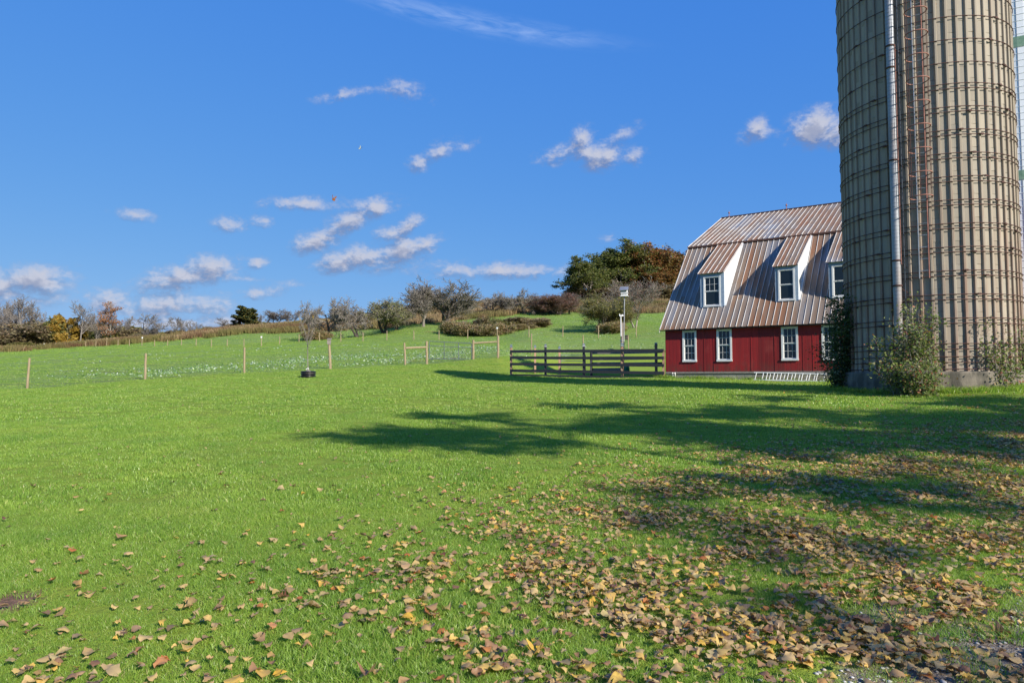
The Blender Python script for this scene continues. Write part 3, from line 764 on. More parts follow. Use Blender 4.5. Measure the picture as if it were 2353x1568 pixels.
# dormers
slopeL = (KN[1] - EV[1]) / (KN[0] - EV[0])
def roofz(d): return EV[1] + (d - EV[0]) * slopeL
for i, (s0, s1, zt_, hi) in enumerate(((1.70, 2.98, 7.22, KN), (5.56, 6.66, 7.28, KN), (8.07, 9.17, 7.26, KN))):
    d0 = .80 if i == 0 else .88; zb = roofz(d0)
    top = (KN[0] - .16, KN[1] - .12)
    face = MB(); c = .23 if i == 0 else .20
    bbox_(face, s0, s0 + c, d0, d0 + .1, zb - .05, zt_); bbox_(face, s1 - c, s1, d0, d0 + .1, zb - .05, zt_)
    bbox_(face, s0 + c, s1 - c, d0, d0 + .1, zt_ - .19, zt_); bbox_(face, s0 + c, s1 - c, d0, d0 + .1, zb - .05, zb + .06)
    dm_ = bpart(face, 'dormer', MAT['wrap'])
    ck = MB()
    for (sa, sb) in ((s0, s0 + .05), (s1 - .05, s1)):
        pts = [(d0 + .102, zb + .08), (d0 + .102, zt_), (top[0], top[1] - .03), (top[0] + .02, roofz(top[0] + .02) - .08)]
        ofs = .0
        vs = [B(s, d, z) for s in (sa, sb) for d, z in pts]
        ck.add(vs, [(0, 1, 2, 3), (7, 6, 5, 4)] + [(j, 4 + j, 4 + (j + 1) % 4, (j + 1) % 4) for j in range(4)])
    bpart(ck, 'cheek', MAT['white'], parent=dm_)
    bl = MB()
    for j in range(3):  # flashing strip along the cheek
        pass
    for (sa, sb) in ((s1, s1 + .10),):
        vs = [B(s, d, z) for s in (sa, sb) for (d, z) in ((d0 - .02, zb + .03), (d0 - .02, zb + .07), (top[0], top[1] + .0), (top[0], top[1] + .05))]
        bl.add(vs, [(0, 1, 3, 2), (4, 6, 7, 5), (0, 4, 5, 1), (2, 3, 7, 6), (0, 2, 6, 4), (1, 5, 7, 3)])
    bpart(bl, 'flashing', MAT['white'], parent=dm_)
    rf = MB(); sm2 = MB(); Ld = sqrt((top[0] - d0) ** 2 + (top[1] - zt_) ** 2)
    ux, uz = (top[0] - d0) / Ld, (top[1] - zt_) / Ld
    slope(rf, sm2, s0 - .11, s1 + .04, (d0 - .13 * ux, zt_ + .03 - .13 * uz), (top[0] + .12 * ux, top[1] + .03 + .12 * uz), lift=.02, sheets=1, seed=20 + i, pitch=.27)
    rr_ = bpart(rf, 'dormer_roof', MAT['tin'], parent=dm_, uv=lambda c: uv_slope(c) + np.array([30.0, 7.0]))
    bpart(sm2, 'dormer_seams', MAT['seam'], parent=dm_, uv=uv_slope)
    window(s0 + c - .03, s1 - c + .03, zb + .08, zt_ - .18, d0 + .005, rows=((2, 3), (0, 0)) if i == 0 else ((0, 0), (0, 0)), casing=.055)
for s in (.30, 4.02, 8.0, 11.7):
    lr = MB(); b0 = B(s, RG[0], RG[1] + .08)
    lr.tube([b0, b0 + Vector((0, 0, .42))], [.018, .008], 6)
    lr.lathe([(.001, .20), (.05, .215), (.068, .26), (.05, .305), (.001, .32)], 10, b0)
    for k in range(3):
        t = k * 2.1; lr.tube([b0 + Vector((.12 * cos(t), .12 * sin(t), -.06)), b0 + Vector((0, 0, .15))], .008, 4)
    bpart(lr, 'lightning_rod', MAT['rust_pink'])
pv = MB()
for s in (.42, .55):
    pv.tube([B(s, -.03, Z0 - .32), B(s, -.05, Z0 - .06)], .025, 8); pv.tube([B(s, -.05, Z0 - .06), B(s, -.16, Z0 - .10)], .025, 8)
bpart(pv, 'vent_pipe', MAT['white'])

# aluminium ladder lying on its side against the foundation
la = B(4.7, -.30, 0); lb = B(8.05, -.26, 0); zg0, zg1 = gz(la.x, la.y), gz(lb.x, lb.y)
lad = thing('ladder', 'aluminium extension ladder lying on edge against the barn foundation', 'ladder', (la.x, la.y, zg0))
ld = (lb - la); LL = ld.length; ld.normalize(); back = BN
def lp(t, k, off=0.0):     # k 0 lower rail, 1 upper rail leaning on the wall
    z = zg0 + (zg1 - zg0) * t / LL
    return Vector((ld.x * t + back.x * (k * .12 + off), ld.y * t + back.y * (k * .12 + off), z - zg0 + .035 + k * .36))
for k in (0, 1):
    for (t0, t1, off) in ((0, LL * .86, 0.0), (LL * .17, LL, -.035)):
        rl = MB(); a, b = lp(t0, k, off), lp(t1, k, off); d_ = (b - a)
        rl.box((a + b) / 2, (d_.length, .028, .062), d_.to_track_quat('X', 'Z').to_matrix().to_4x4()); r_ = rl.build('rail', MAT['alu'], lad)
rg = []
for sec, (t0, t1, off) in enumerate(((.1, LL * .84, 0.0), (LL * .19, LL - .1, -.035))):
    n_ = 9
    for q in range(n_):
        t = t0 + (t1 - t0) * q / (n_ - 1); r1 = MB(); r1.tube([lp(t - .035, 0, off), lp(t + .03, 1, off)], .02, 8); r1.build('rung', MAT['alu'], lad)
for t, k in ((LL - .02, 1), (LL - .03, 0)):
    e = MB(); e.box(lp(t, k, -.035), (.1, .05, .09)); e.build('end_cap', MAT['galv'], lad)

# ------------------------------------------------------------------ concrete silo
SX, SY = 14.0, 22.85; SR = 2.49; SG = gz(SX, SY)
silo = thing('silo', 'tall round silo of grey concrete staves with rusty hoops, beside the red barn', 'silo', (SX, SY, 0))
NS = 55; ZB = 1.80; ZTOP = 15.4
A0 = atan2(-SY, -SX)          # bearing from the silo back to the lawn
pan = MB(); rib = MB(); HT = .716
for k in range(NS):
    a = 2 * pi * k / NS; da = 2 * pi / NS; z = ZB - (.36 if k % 2 else 0)
    def q(t, r, zz): return (cos(a + da * t) * r, sin(a + da * t) * r, zz)
    while z < ZTOP:
        z0, z1 = max(z, ZB), min(z + HT - .004, ZTOP); jr = random.uniform(-.003, .004)
        if z1 > z0 + .01:
            vs = [q(t, SR + jr + (0 if .03 < t < .62 else .012 if t > .64 else -.004), zz) for zz in (z0, z1) for t in (0, .04, .60, .64, .70)]
            b_ = len(pan.v); pan.add(vs, [(i, i + 1, i + 6, i + 5) for i in range(4)] + [(5, 6, 7, 8, 9), (4, 3, 2, 1, 0)])
        z += HT
    z = ZB
    while z < ZTOP:
        z1 = min(z + 1.43, ZTOP); j = random.uniform(-.003, .003)
        prof = [(.70, SR - .01), (.715, SR + .054 + j), (.76, SR + .066 + j), (.94, SR + .066 + j), (.985, SR + .050 + j), (1.0, SR - .01)]
        vs = [q(t, r, zz) for zz in (z, z1 - .002) for t, r in prof]; m_ = len(prof)
        rib.add(vs, [(i, i + 1, m_ + i + 1, m_ + i) for i in range(m_ - 1)] + [tuple(range(m_, 2 * m_)), tuple(range(m_))[::-1]])
        z += 1.43
sw = pan.build('wall', MAT['stave'], silo); rib.build('rib', MAT['rib'], silo)
core = MB(); core.lathe([(SR - .02, ZB), (SR - .02, ZTOP)], 64); core.build('lining', MAT['stave'], silo)
f = MB()
FR = SR + .24; pr = []
f.lathe([(FR + .03, -.3), (FR + .02, ZB - .30), (FR, ZB - .05), (FR - .03, ZB), (SR - .05, ZB + .004)], 72)
f.build('foundation', MAT['foundation'], silo, smooth=False)
dm = MB(); dm.lathe([(SR + .06, ZTOP - .05), (SR + .08, ZTOP), (SR + .02, ZTOP + .25)] + [((SR + .02) * cos(t), ZTOP + .25 + 1.45 * sin(t)) for t in np.linspace(.1, pi / 2 - .01, 10)], 48)
dm.build('dome', MAT['galv'], silo, smooth=True)
HZ = [1.87, 2.07, 2.24, 2.47, 2.63]
z = 3.24
while z < 10.4: HZ += [z, z + .155]; z += .716
while z < ZTOP - .1: HZ.append(z + .1); z += .716
hoopmesh = None; lugmesh = None
RH = SR + .080
for i, z in enumerate(HZ):
    if hoopmesh is None:
        h = MB(); n_ = 110
        for k in range(n_):
            for t in range(5):
                a = 2 * pi * k / n_; b_ = 2 * pi * t / 5; r = RH + .0125 * cos(b_); h.v.append((r * cos(a), r * sin(a), .0125 * sin(b_)))
        for k in range(n_):
            for t in range(5):
                k2, t2 = (k + 1) % n_, (t + 1) % 5; h.f.append((k * 5 + t, k2 * 5 + t, k2 * 5 + t2, k * 5 + t2))
        hoopmesh = h.mesh('hoop', MAT['rust'], True)
        l = MB(); l.box((RH + .02, 0, 0), (.04, .085, .055)); l.box((RH + .02, -.06, .01), (.025, .05, .025)); l.box((RH + .025, .06, -.01), (.025, .05, .025))
        l.tube([(RH + .015, -.13, .012), (RH + .015, .13, -.012)], .010, 6)
        lugmesh = l.mesh('turnbuckle', MAT['rust'])
    ho = link('hoop', hoopmesh, silo, (0, 0, z))
    for j, a in enumerate((A0 + 1.05 - .13 * ((i // 2) % 6) + (.10 if i % 2 else 0), A0 - .42 - .12 * ((i * 3) % 7))):
        lg = link('turnbuckle', lugmesh, ho, (0, 0, 0)); lg.rotation_euler = (0, 0, a)


def S(phi, r, z):      # phi: degrees to the right of the side that faces the lawn
    a = A0 + radians(phi); return Vector((cos(a) * r, sin(a) * r, z))


# fill pipe
PH = -16.8
pp = MB(); rp = SR + .30; prof = []
z0p, z1p = 2.98, 15.0; nr = int((z1p - z0p) / .118)
cpt = S(PH, rp, 0)
for i in range(nr):
    za = z0p + (z1p - z0p) * i / nr; zb_ = z0p + (z1p - z0p) * (i + 1) / nr
    prof += [(.118, za), (.118, zb_ - .014), (.124, zb_ - .010), (.124, zb_ - .002)]
pp.lathe(prof, 20, cpt); pipe = pp.build('fill_pipe', MAT['pipe'], silo)
for z in (4.42, 5.2, 8.35, 11.3, 12.0, 14.0):
    c_ = MB(); c_.lathe([(.13, z), (.145, z + .005), (.145, z + .045), (.13, z + .05)], 20, cpt); c_.tube([cpt + Vector((0, 0, z + .03)), S(PH + 1, SR + .02, z + .03)], .014, 6)
    c_.tube([cpt + Vector((0, 0, z + .03)), S(PH + 5, SR + .05, z - .2)], .012, 6)
    c_.build('clamp', MAT['rust'], pipe)
cb = MB(); cb.tube([S(PH + 2.9, rp + .03, 5.1), S(PH + 2.9, rp + .03, 12.0)], .013, 6); cb.build('cable', MAT['rust_pink'], pipe)
cb = MB(); cb.tube([S(PH + 3.6, SR + .12, 2.4), S(PH + 3.6, SR + .12, 15.0)], .012, 6); cb.build('conduit', MAT['steel_grey'], pipe)

# ladder with safety cage
ldr = thing('ladder', None, None); ldr.parent = silo; ldr.name = 'silo_ladder'
for k in ('label', 'category'):
    if k in ldr: del ldr[k]
pl, pr_ = -4.4, 1.0; rl_ = SR + .22
for ph in (pl, pr_):
    r = MB(); r.tube([S(ph, rl_, 4.62), S(ph, rl_, 15.6)], .017, 6); r.build('rail', MAT['galv'] if ph < 0 else MAT['rust_pink'], ldr)
z = 4.85
while z < 15.5:
    r = MB(); r.tube([S(pl, rl_, z), S(pr_, rl_, z)], .013, 6); r.build('rung', MAT['galv'], ldr); z += .362
for z in (5.4, 7.5, 9.6, 11.7, 13.8):
    for ph in (pl, pr_):
        r = MB(); r.tube([S(ph, rl_, z), S(ph, SR + .03, z)], .013, 5); r.build('bracket', MAT['rust'], ldr)
cage = MB(); cc = S(-1.8, rl_ + .27, 0); a_c = A0 + radians(-1.8)
hoopc = MB()
pts = []
for t in np.linspace(-150, 150, 25):
    a = a_c + radians(t); pts.append(Vector((cos(a) * .305, sin(a) * .305, 0)) + cc)
hoopc.tube(pts, .017, 5); hm = hoopc.mesh('cage_hoop', MAT['rust_pink'], True)
z = 7.05
while z < 15.4:
    link('cage_hoop', hm, ldr, (0, 0, z)); z += .72
for t in (-105, -50, 0, 60, 110):
    a = a_c + radians(t); p0 = Vector((cos(a) * .296, sin(a) * .296, 0)) + cc
    st_ = MB(); st_.tube([p0 + Vector((0, 0, 7.0)), p0 + Vector((0, 0, 15.5))], .009, 5); st_.build('cage_bar', MAT['rust'], ldr)

# second, white silo at the right edge
wx, wy = 30.6, 41.0
ws = thing('white_silo', 'white ringed tower with green bands standing behind the concrete silo', 'silo', (wx, wy, 0))
a_ = MB(); prof = []; z = gz(wx, wy) - .3; WR = 3.2; zt2 = 27.5; k = 0
GB = [(P(2345, 416, 38.5).z, P(2345, 394, 38.5).z), (P(2345, 114, 38.5).z, P(2345, 90, 38.5).z)]
mbw = MB(); 
while z < zt2:
    prof += [(WR, z), (WR, z + .355), (WR + .018, z + .36), (WR + .018, z + .38)]; z += .385
mbw.lathe(prof, 60); mbw.build('wall', MAT['tower_white'], ws)
for (za, zb_) in GB:
    b2 = MB(); b2.lathe([(WR + .02, za), (WR + .028, za + .01), (WR + .028, zb_ - .01), (WR + .02, zb_)], 60); b2.build('green_band', MAT['tower_green'], ws)
d2 = MB(); d2.lathe([(WR + .05, zt2 - .1)] + [(WR * cos(t) + .05, zt2 + 1.3 * sin(t)) for t in np.linspace(.05, pi / 2 - .01, 8)], 40); d2.build('dome', MAT['tower_white'], ws, smooth=True)
vs_ = MB()
for k in range(24):
    a = 2 * pi * k / 24; vs_.box((cos(a) * (WR + .012), sin(a) * (WR + .012), 14), (.02, .02, 23.0), Matrix.Rotation(a, 4, 'Z'))
vs_.build('panel_joint', MAT['galv'], ws)

# ------------------------------------------------------------------ paddock by the barn
def rpost(name, p, h, w_, mat, label, cat='fence post', group=None, lean=(0, 0), cap=None, parent=None, flat=False, round_=False, taper=.9):
    t = thing(name, label, cat, p, 0, group) if parent is None else None
    m_ = MB(); top = Vector((lean[0] * h, lean[1] * h, h)); off = Vector(p) if parent else Vector((0, 0, 0))
    if round_:
        r = random.Random(hash((round(p[0], 2), 1)) & 255); pts = [(0, 0, -.15)]
        for k in range(1, 6):
            q = k / 5; pts.append((top.x * q + r.uniform(-.006, .006), top.y * q + r.uniform(-.006, .006), h * q))
        m_.tube([Vector(a) + off for a in pts], [w_ / 2 * (1 - (1 - taper) * k / 5) for k in range(6)], 9)
    else: m_.box(off + top / 2 + Vector((0, 0, -.08)), (w_, w_, h + .16), Matrix.Rotation(lean[0], 4, 'Y'))
    return m_, t, top


def post_cap(top):
    c = MB(); c.box(top + Vector((0, 0, .02)), (.20, .20, .04)); c.box(top + Vector((0, 0, .085)), (.13, .13, .09))
    b = len(c.v); T = top + Vector((0, 0, .13))
    c.add([T + Vector((x * .11, y * .11, 0)) for x, y in ((-1, -1), (1, -1), (1, 1), (-1, 1))] + [T + Vector((0, 0, .06))], [(3, 2, 1, 0), (0, 1, 4), (1, 2, 4), (2, 3, 4), (3, 0, 4)])
    return c


FA = Vector(P(1174, 860, 43.5)); FB = B(-.06, .02, 0)
pen = thing('paddock_fence', 'dark four board paddock fence running from the barn corner, with capped posts', 'fence', (FB.x, FB.y, 0))
o0 = Vector((FB.x, FB.y, 0))
def fpt(u):   # point on the fence line seen at column u
    t0, t1 = 0.0, 1.0
    for _ in range(40):
        t = (t0 + t1) / 2; q = FA.lerp(FB, t); uu = 1176 + F * q.x / q.y
        if uu < u: t0 = t
        else: t1 = t
    q = FA.lerp(FB, t); return Vector((q.x, q.y, 0))
GL, GR = 1.77, 1.57
def fz(q):
    t = (Vector((q.x, q.y)) - Vector((FA.x, FA.y))).length / (Vector((FB.x, FB.y)) - Vector((FA.x, FA.y))).length
    return GL + (GR - GL) * t
penposts = [(1174, 'salmon_wood', 1), (1253, 'black_wood', 1), (1341, 'black_wood', 1), (1429, 'salmon_wood', 1), (1524, 'salmon_wood', 0)]
hF = 1.78
for u, mt, c in penposts:
    q = fpt(u); zg = gz(q.x, q.y); base = Vector((q.x, q.y, zg)) - o0; zt0 = fz(q) + hF
    m_ = MB(); hh = zt0 - zg - (0 if c else .22); m_.box(base + Vector((0, 0, hh / 2 - .1)), (.12, .12, hh + .2), Matrix.Rotation(BA * -1 + .2, 4, 'Z'))
    po = m_.build('post', MAT[mt], pen)
    if c: post_cap(base + Vector((0, 0, hh))).build('post_cap', MAT['capglass'] if mt == 'salmon_wood' else MAT['galv'], po)
fd_ = (FB - FA); fd_.z = 0; fd_.normalize(); fn = Vector((-fd_.y, fd_.x, 0))
if fn.y > 0: fn = -fn
us_ = [1171, 1253, 1341, 1429, 1527.5]
for k, zc in enumerate((1.52, 1.12, .715, .31, -.01)):
    for i in range(4):
        a, b = fpt(us_[i]), fpt(us_[i + 1]); j = random.uniform(-.012, .012)
        a = Vector((a.x, a.y, fz(a) + zc + j)) - o0; b = Vector((b.x, b.y, fz(b) + zc + j * .5)) - o0; L_ = (b - a).length
        m_ = MB(); rot = (b - a).to_track_quat('X', 'Z').to_matrix().to_4x4()
        m_.box((a + b) / 2 + fn * (.085 + .003 * (i % 2)), (L_ - .006, .035, .165 if k < 4 else .2), rot)
        m_.build('rail', MAT['black_wood'], pen)
# rear side of the paddock
pen2 = thing('rear_fence', 'weathered board fence across the back of the paddock, salmon posts with grey caps', 'fence', (X(1285, 47.5), 47.5, 0))
o2 = Vector((X(1285, 47.5), 47.5, 0))
RP = [(1172.5, 46.6), (1229, 47.2), (1285, 47.5), (1330, 47.6), (1358, 41.7), (1426, 40.4), (1507, 39.1), (1527, 38.6)]
RPp = [Vector((X(u, y), y, gz(X(u, y), y))) for u, y in RP]
for i in (1, 2, 4, 6):
    m_ = MB(); hh = 1.78 if i != 4 else 1.5; m_.box(RPp[i] - o2 + Vector((0, 0, hh / 2 - .1)), (.14, .14, hh + .2)); po = m_.build('post', MAT['salmon_wood' if i != 4 else 'black_wood'], pen2)
    if i != 4: post_cap(RPp[i] - o2 + Vector((0, 0, hh))).build('post_cap', MAT['capglass'], po)
for (i, j, vs_a, vs_b, mt, w_) in ((1, 2, (807.5, 822), (806.5, 821), 'grey_wood', .15), (4, 5, (809.5, 823.5, 835.5, 849), (809, 823, 835, 848), 'grey_wood', .19), (5, 6, (809.5, 823.5, 835.5), (808, 822.5, 834.5), 'grey_wood', .15), (6, 7, (808, 822.5, 834.5), (807, 822, 834), 'black_wood', .14)):
    for va, vb in zip(vs_a, vs_b):
        a, b = P(RP[i][0], va, RP[i][1] + .1) - o2, P(RP[j][0], vb, RP[j][1] + .1) - o2; m_ = MB()
        m_.box((a + b) / 2, ((b - a).length, .035, w_), (b - a).to_track_quat('X', 'Z').to_matrix().to_4x4()); m_.build('rail', MAT[mt], pen2)
pg = thing('pipe_gate', 'thin grey pipe gate between the rear fence posts of the paddock', 'gate', RPp[2])
for zc in (1.35, .95, .5, .15):
    a, b = Vector((.1, 0, zc)), RPp[3] + Vector((.4, -.4, zc)) - RPp[2]; m_ = MB(); m_.tube([a, b], .02, 6); m_.build('rail', MAT['galv'], pg)
for x_ in (.1, None):
    m_ = MB(); p0 = Vector((.1, 0, .1)) if x_ else RPp[3] + Vector((.4, -.4, .1)) - RPp[2]; m_.tube([p0, p0 + Vector((0, 0, 1.3))], .022, 6); m_.build('upright', MAT['steel_grey'], pg)

# pole with the bird house behind the fence
q = on(1428.5, 39.9)
pole = thing('utility_post', 'tall weathered wooden post with white conduit behind the paddock fence', 'post', q)
def hz(v, Y): return P(1430, v, Y).z
m_ = MB(); hp = hz(741, 39.9) - q.z; m_.tube([(0.02, 0, -.2), (0, 0, hp * .5), (.04, 0, hp)], [.10, .085, .07], 10); m_.build('shaft', MAT['grey_wood'], pole)
m_ = MB(); x0 = X(1426, 39.9) - q.x; m_.tube([(x0, -.13, hz(772, 39.8) - q.z), (x0, -.13, hz(727, 39.8) - q.z)], .033, 8); m_.build('conduit', MAT['white'], pole)
m_ = MB(); zc = hz(727, 39.8) - q.z; m_.box((x0 + .03, -.13, zc + .05), (.24, .12, .06)); m_.box((x0 - .07, -.13, zc + .115), (.05, .09, .08)); m_.box((x0 + .09, -.13, zc + .10), (.08, .09, .05)); m_.build('lamp_head', MAT['white'], pole)
for zc in (.55, 1.55, 2.1):
    m_ = MB(); m_.lathe([(.11, 0), (.125, .01), (.125, .04), (.11, .05)], 12, (0.01, 0, zc)); m_.build('band', MAT['galv'], pole)
q = on(1432, 40.2)
bh = thing('martin_house', 'white two storey birdhouse with tin roof high on a thin metal pole', 'birdhouse', q)
zt_h = hz(681, 40.2) - q.z
m_ = MB(); xt = X(1435.5, 40.2) - q.x; m_.tube([(0, 0, -.1), (xt, 0, zt_h)], .028, 8); m_.build('pole', MAT['galv'], bh)
Hm = Matrix.Rotation(radians(-18), 4, 'Z')
def hb(mb, c, s_): 
    c = Hm @ Vector(c) + Vector((xt, 0, zt_h)); mb.box(c, s_, Hm)
m_ = MB(); hb(m_, (0, 0, .02), (.46, .36, .03)); hb(m_, (0, 0, .115), (.36, .28, .15)); hb(m_, (0, 0, .20), (.44, .34, .02)); hb(m_, (0, 0, .285), (.36, .28, .15)); bd = m_.build('body', MAT['white'], bh)
m_ = MB()
for zz in (.115, .285):
    for xx in (-.11, 0, .11):
        c = Hm @ Vector((xx, -.141, zz)) + Vector((xt, 0, zt_h)); m_.box(c, (.05, .006, .055), Hm)
m_.build('entrance_hole', MAT['black_wood'], bd)
m_ = MB(); vs = []
for sx in (-.25, .25):
    for (yy, zz) in ((-.25, .345), (-.25, .37), (0, .56), (0, .585), (.25, .345), (.25, .37)): vs.append(Hm @ Vector((sx, yy, zz)) + Vector((xt, 0, zt_h)))
m_.add(vs, [(0, 1, 3, 2), (2, 3, 5, 4), (6, 8, 9, 7), (8, 10, 11, 9), (1, 7, 9, 3), (3, 9, 11, 5), (0, 2, 8, 6), (2, 4, 10, 8), (0, 6, 7, 1), (4, 5, 11, 10)]); m_.build('roof', MAT['galv'], bh)
m_ = MB(); vs = []
for sx in (-.18, .18):
    for (yy, zz) in ((-.14, .36), (.14, .36), (0, .53)): vs.append(Hm @ Vector((sx, yy, zz)) + Vector((xt, 0, zt_h)))
m_.add(vs, [(0, 1, 2), (3, 5, 4), (0, 3, 4, 1), (1, 4, 5, 2), (0, 2, 5, 3)]); m_.build('gable', MAT['white'], bh)
gp_ = on(1436, 47); m_ = MB(); m_.lathe([(.30, .0), (.30, .45), (.27, .60), (.05, .68), (.001, .68)], 16); tag(m_.build('plastic_barrel', MAT['green_plastic'], loc=(gp_.x, gp_.y, gz(gp_.x, gp_.y) + 1.05 * 0)), 'small green plastic barrel showing behind the tall wooden post', 'barrel')

# ------------------------------------------------------------------ posts
def birdbox(parent, c, kind='white', sc=1.0):
    b = MB(); c = Vector(c); w_, d_, h_ = .19 * sc, .17 * sc, .30 * sc
    b.box(c + Vector((0, 0, h_ / 2)), (w_, d_, h_)); o = b.build('birdbox', MAT['grey_wood' if kind == 'white' else 'bark_dark'], parent)
    r = MB(); r.box(c + Vector((.02, -.02, h_ + .02)), (w_ * 1.3, d_ * 1.35, .03), Matrix.Rotation(radians(12), 4, 'X')); r.build('roof', MAT['grey_wood' if kind == 'white' else 'bark_dark'], o)
    e = MB(); e.tube([c + Vector((0.02, -d_ / 2 - .004, h_ * .68)), c + Vector((0.02, -d_ / 2 + .01, h_ * .68))], .022, 10); e.build('entrance_hole', MAT['black_wood'], o)


near = [(65, 893, 37, 822, .125, 'leftmost round fence post at the edge of the lawn, leaning slightly right', (.04, 0), None),
        (334.5, 873, 41, 811.5, .14, 'round fence post on the lawn edge, second from the left', (.0, 0), None),
        (562, 857, 43, 797.5, .13, 'split round fence post left of the young tree in the black ring', (-.02, 0), None),
        (759, 845, 46, 790.5, .19, 'fence post carrying a white birdbox, right of the young tree', (-.06, 0), 'white'),
        (1144, 824, 54.5, 770.5, .20, 'stout round post at the right end of the gate braces', (.0, 0), None),
        (1221, 813, 82, 765.5, .15, 'round field post seen through the left bay of the paddock fence', (.0, 0), None),
        (1339.5, 808, 87, 769.5, .15, 'round field post just behind the middle of the paddock fence', (0, 0), None),
        (1444, 808, 87, 768.5, .15, 'round post with a small brown birdbox, right of the utility post', (-.03, 0), 'brown'),
        (931, 838, 50.3, 787, .15, 'leaning round post at the left end of the gate braces', (-.05, 0), None),
        (980.5, 835, 51.4, 783.5, .19, 'upright round gate post at the latch side of the metal gate', (-.015, 0), None),
        (1087, 826.5, 54.4, 780.5, .19, 'round gate post that carries the metal gate hinges', (0, 0), None)]
PT = {}
for (u, v, Y, vt, w_, lb_, ln_, bb) in near:
    p = on(u, Y); h = P(u, vt, Y).z - p.z
    m_, t, top = rpost('fence_post', p, h, w_, MAT['post_wood'], lb_, lean=ln_, round_=True)
    m_.build('shaft', MAT['post_wood'], t)
    PT[u] = (p, h, top)
    if bb == 'white': birdbox(t, top + Vector((0, -.03, 0)), 'white', 1.15)
    if bb == 'brown': birdbox(t, top + Vector((-.2, -.02, -.62)), 'brown', 1.7)
for (u0, u1, za, zb_, lb_) in ((931, 980.5, 1.25, 1.28, 'round wooden brace rail left of the metal gate'), (1087, 1144, 1.30, 1.32, 'round wooden brace rail right of the metal gate')):
    a, b = PT[u0][0] + Vector((0, 0, za)), PT[u1][0] + Vector((0, 0, zb_)); m_ = MB(); m_.tube([Vector((0, 0, 0)), (b - a) * .5 + Vector((0, 0, .01)), b - a], [.075, .07, .065], 8)
    tag(m_.build('brace_rail', MAT['post_wood'], loc=a), lb_, 'rail')
gA, gB = PT[980.5][0], PT[1087][0]
gate = thing('field_gate', 'grey tubular steel field gate between two round wooden posts', 'gate', (gA.x, gA.y, gA.z))
za_, zb2 = P(984, 823.5, 51.6).z - gA.z, P(1084, 826, 54.2).z - gA.z
d_ = (gB - gA); d_.z = 0; g0 = d_ * .045; g1 = d_ * .965
def gp(t, h): 
    q = g0.lerp(g1, t); return Vector((q.x, q.y, za_ + (zb2 - za_) * t + h))
hg = 1.31
fr = MB(); cr = .12
fr.tube([gp(0, 0), gp(.5, 0), gp(1, 0), gp(1, hg - cr), gp(.99, hg - .03), gp(.965, hg), gp(.5, hg), gp(.02, hg), gp(0, hg - .05), gp(0, 0)], .03, 7); fr.build('frame', MAT['steel_grey'], gate)
m_ = MB(); m_.tube([gp(0, hg * .74), gp(1, hg * .74)], .025, 6); m_.build('crossbar', MAT['steel_grey'], gate)
for t in (.34, .675):
    m_ = MB(); m_.tube([gp(t, 0), gp(t, hg)], .027, 6); m_.build('upright', MAT['steel_grey'], gate)
for t in (.168, .5, .84):
    m_ = MB(); m_.tube([gp(t, 0.02), gp(t, hg * .74)], .004, 4); m_.build('mesh_wire', MAT['galv'], gate)
for k in range(1, 7):
    m_ = MB(); m_.tube([gp(0, hg * .105 * k), gp(1, hg * .105 * k)], .0035, 4); m_.build('mesh_wire', MAT['galv'], gate)
for h in (.25, 1.0):
    m_ = MB(); m_.tube([gp(1, h), gp(1, h) + d_ * .03], .02, 6); m_.build('hinge', MAT['galv'], gate)
m_ = MB(); a, b = PT[980.5][0] + Vector((0, 0, 1.05)), PT[931][0] + Vector((.15, 0, .15)); m_.tube([Vector((0, 0, 0)), b - a], .011, 5); tag(m_.build('tension_wire', MAT['galv'], loc=a), 'diagonal wire running down from the gate post to the leaning post', 'wire')

farp = [(37, 200, 12), (80, 190, 13), (100, 186, 12), (108, 182, 12), (127, 176, 13.5), (149.5, 170, 13), (171.5, 163, 13), (195.5, 157, 13.5), (219, 150, 15), (244, 146, 14.5),
        (270, 142, 15), (296, 140, 15.5), (325, 136, 18), (354, 133, 15), (384, 130, 16), (416, 127, 15.5), (449.5, 124, 17), (484.5, 121, 18), (521, 119, 18), (559.5, 117, 19), (599.5, 115, 22), (641.5, 114, 20),
        (686, 113, 19), (733, 112, 20.5), (782, 111, 21.5), (833, 110.5, 22), (888, 110, 22.5), (950, 109, 22.5), (1008, 109, 22), (1074, 107, 22), (1142.5, 100, 24), (1142, 104, 23), (1215, 98, 25.5), (1293, 100, 25), (1375, 98, 27), (1462, 97, 27)]
base = None
sp_lab = {325: 'white topped post of the far pasture fence near the tall grass edge', 599.5: 'far fence post with a pale box on top, left of the dark orchard', 100: 'white topped post at the far left corner of the pasture fence', 1142: 'far fence post with a white cap in front of the brown thicket'}
for (u, Y, hpx) in farp:
    if u == 1142.5: continue
    p = on(u, Y); h = hpx * Y / F
    if base is None:
        m_, base, _ = rpost('fence_post', p, 1.55, .14, MAT['post_wood'], 'pale wooden post in the long far fence of the pasture', group='posts of the far pasture fence', round_=True)
        bm_ = m_.build('shaft', MAT['post_wood'], base); kid(base, bm_); o = base
    else:
        o = copy_tree(base); o.location = p
    o.scale = (1, 1, h / 1.55); o.rotation_euler = (0, random.uniform(-.02, .02), random.random() * 6)
    if u in sp_lab:
        o['label'] = sp_lab[u]
        b = MB(); b.box((0, 0, 1.62), (.2, .2, .26)); b.box((0, -.03, 1.77), (.26, .28, .03)); b.build('birdbox', MAT['white'], o)
a = on(80, 190); b = on(100, 186); m_ = MB(); m_.tube([Vector((0, 0, 1.35)), b - a + Vector((0, 0, 1.35))], .08, 6); tag(m_.build('brace_rail', MAT['post_wood'], loc=a), 'pale brace rail at the far left corner of the pasture', 'rail')

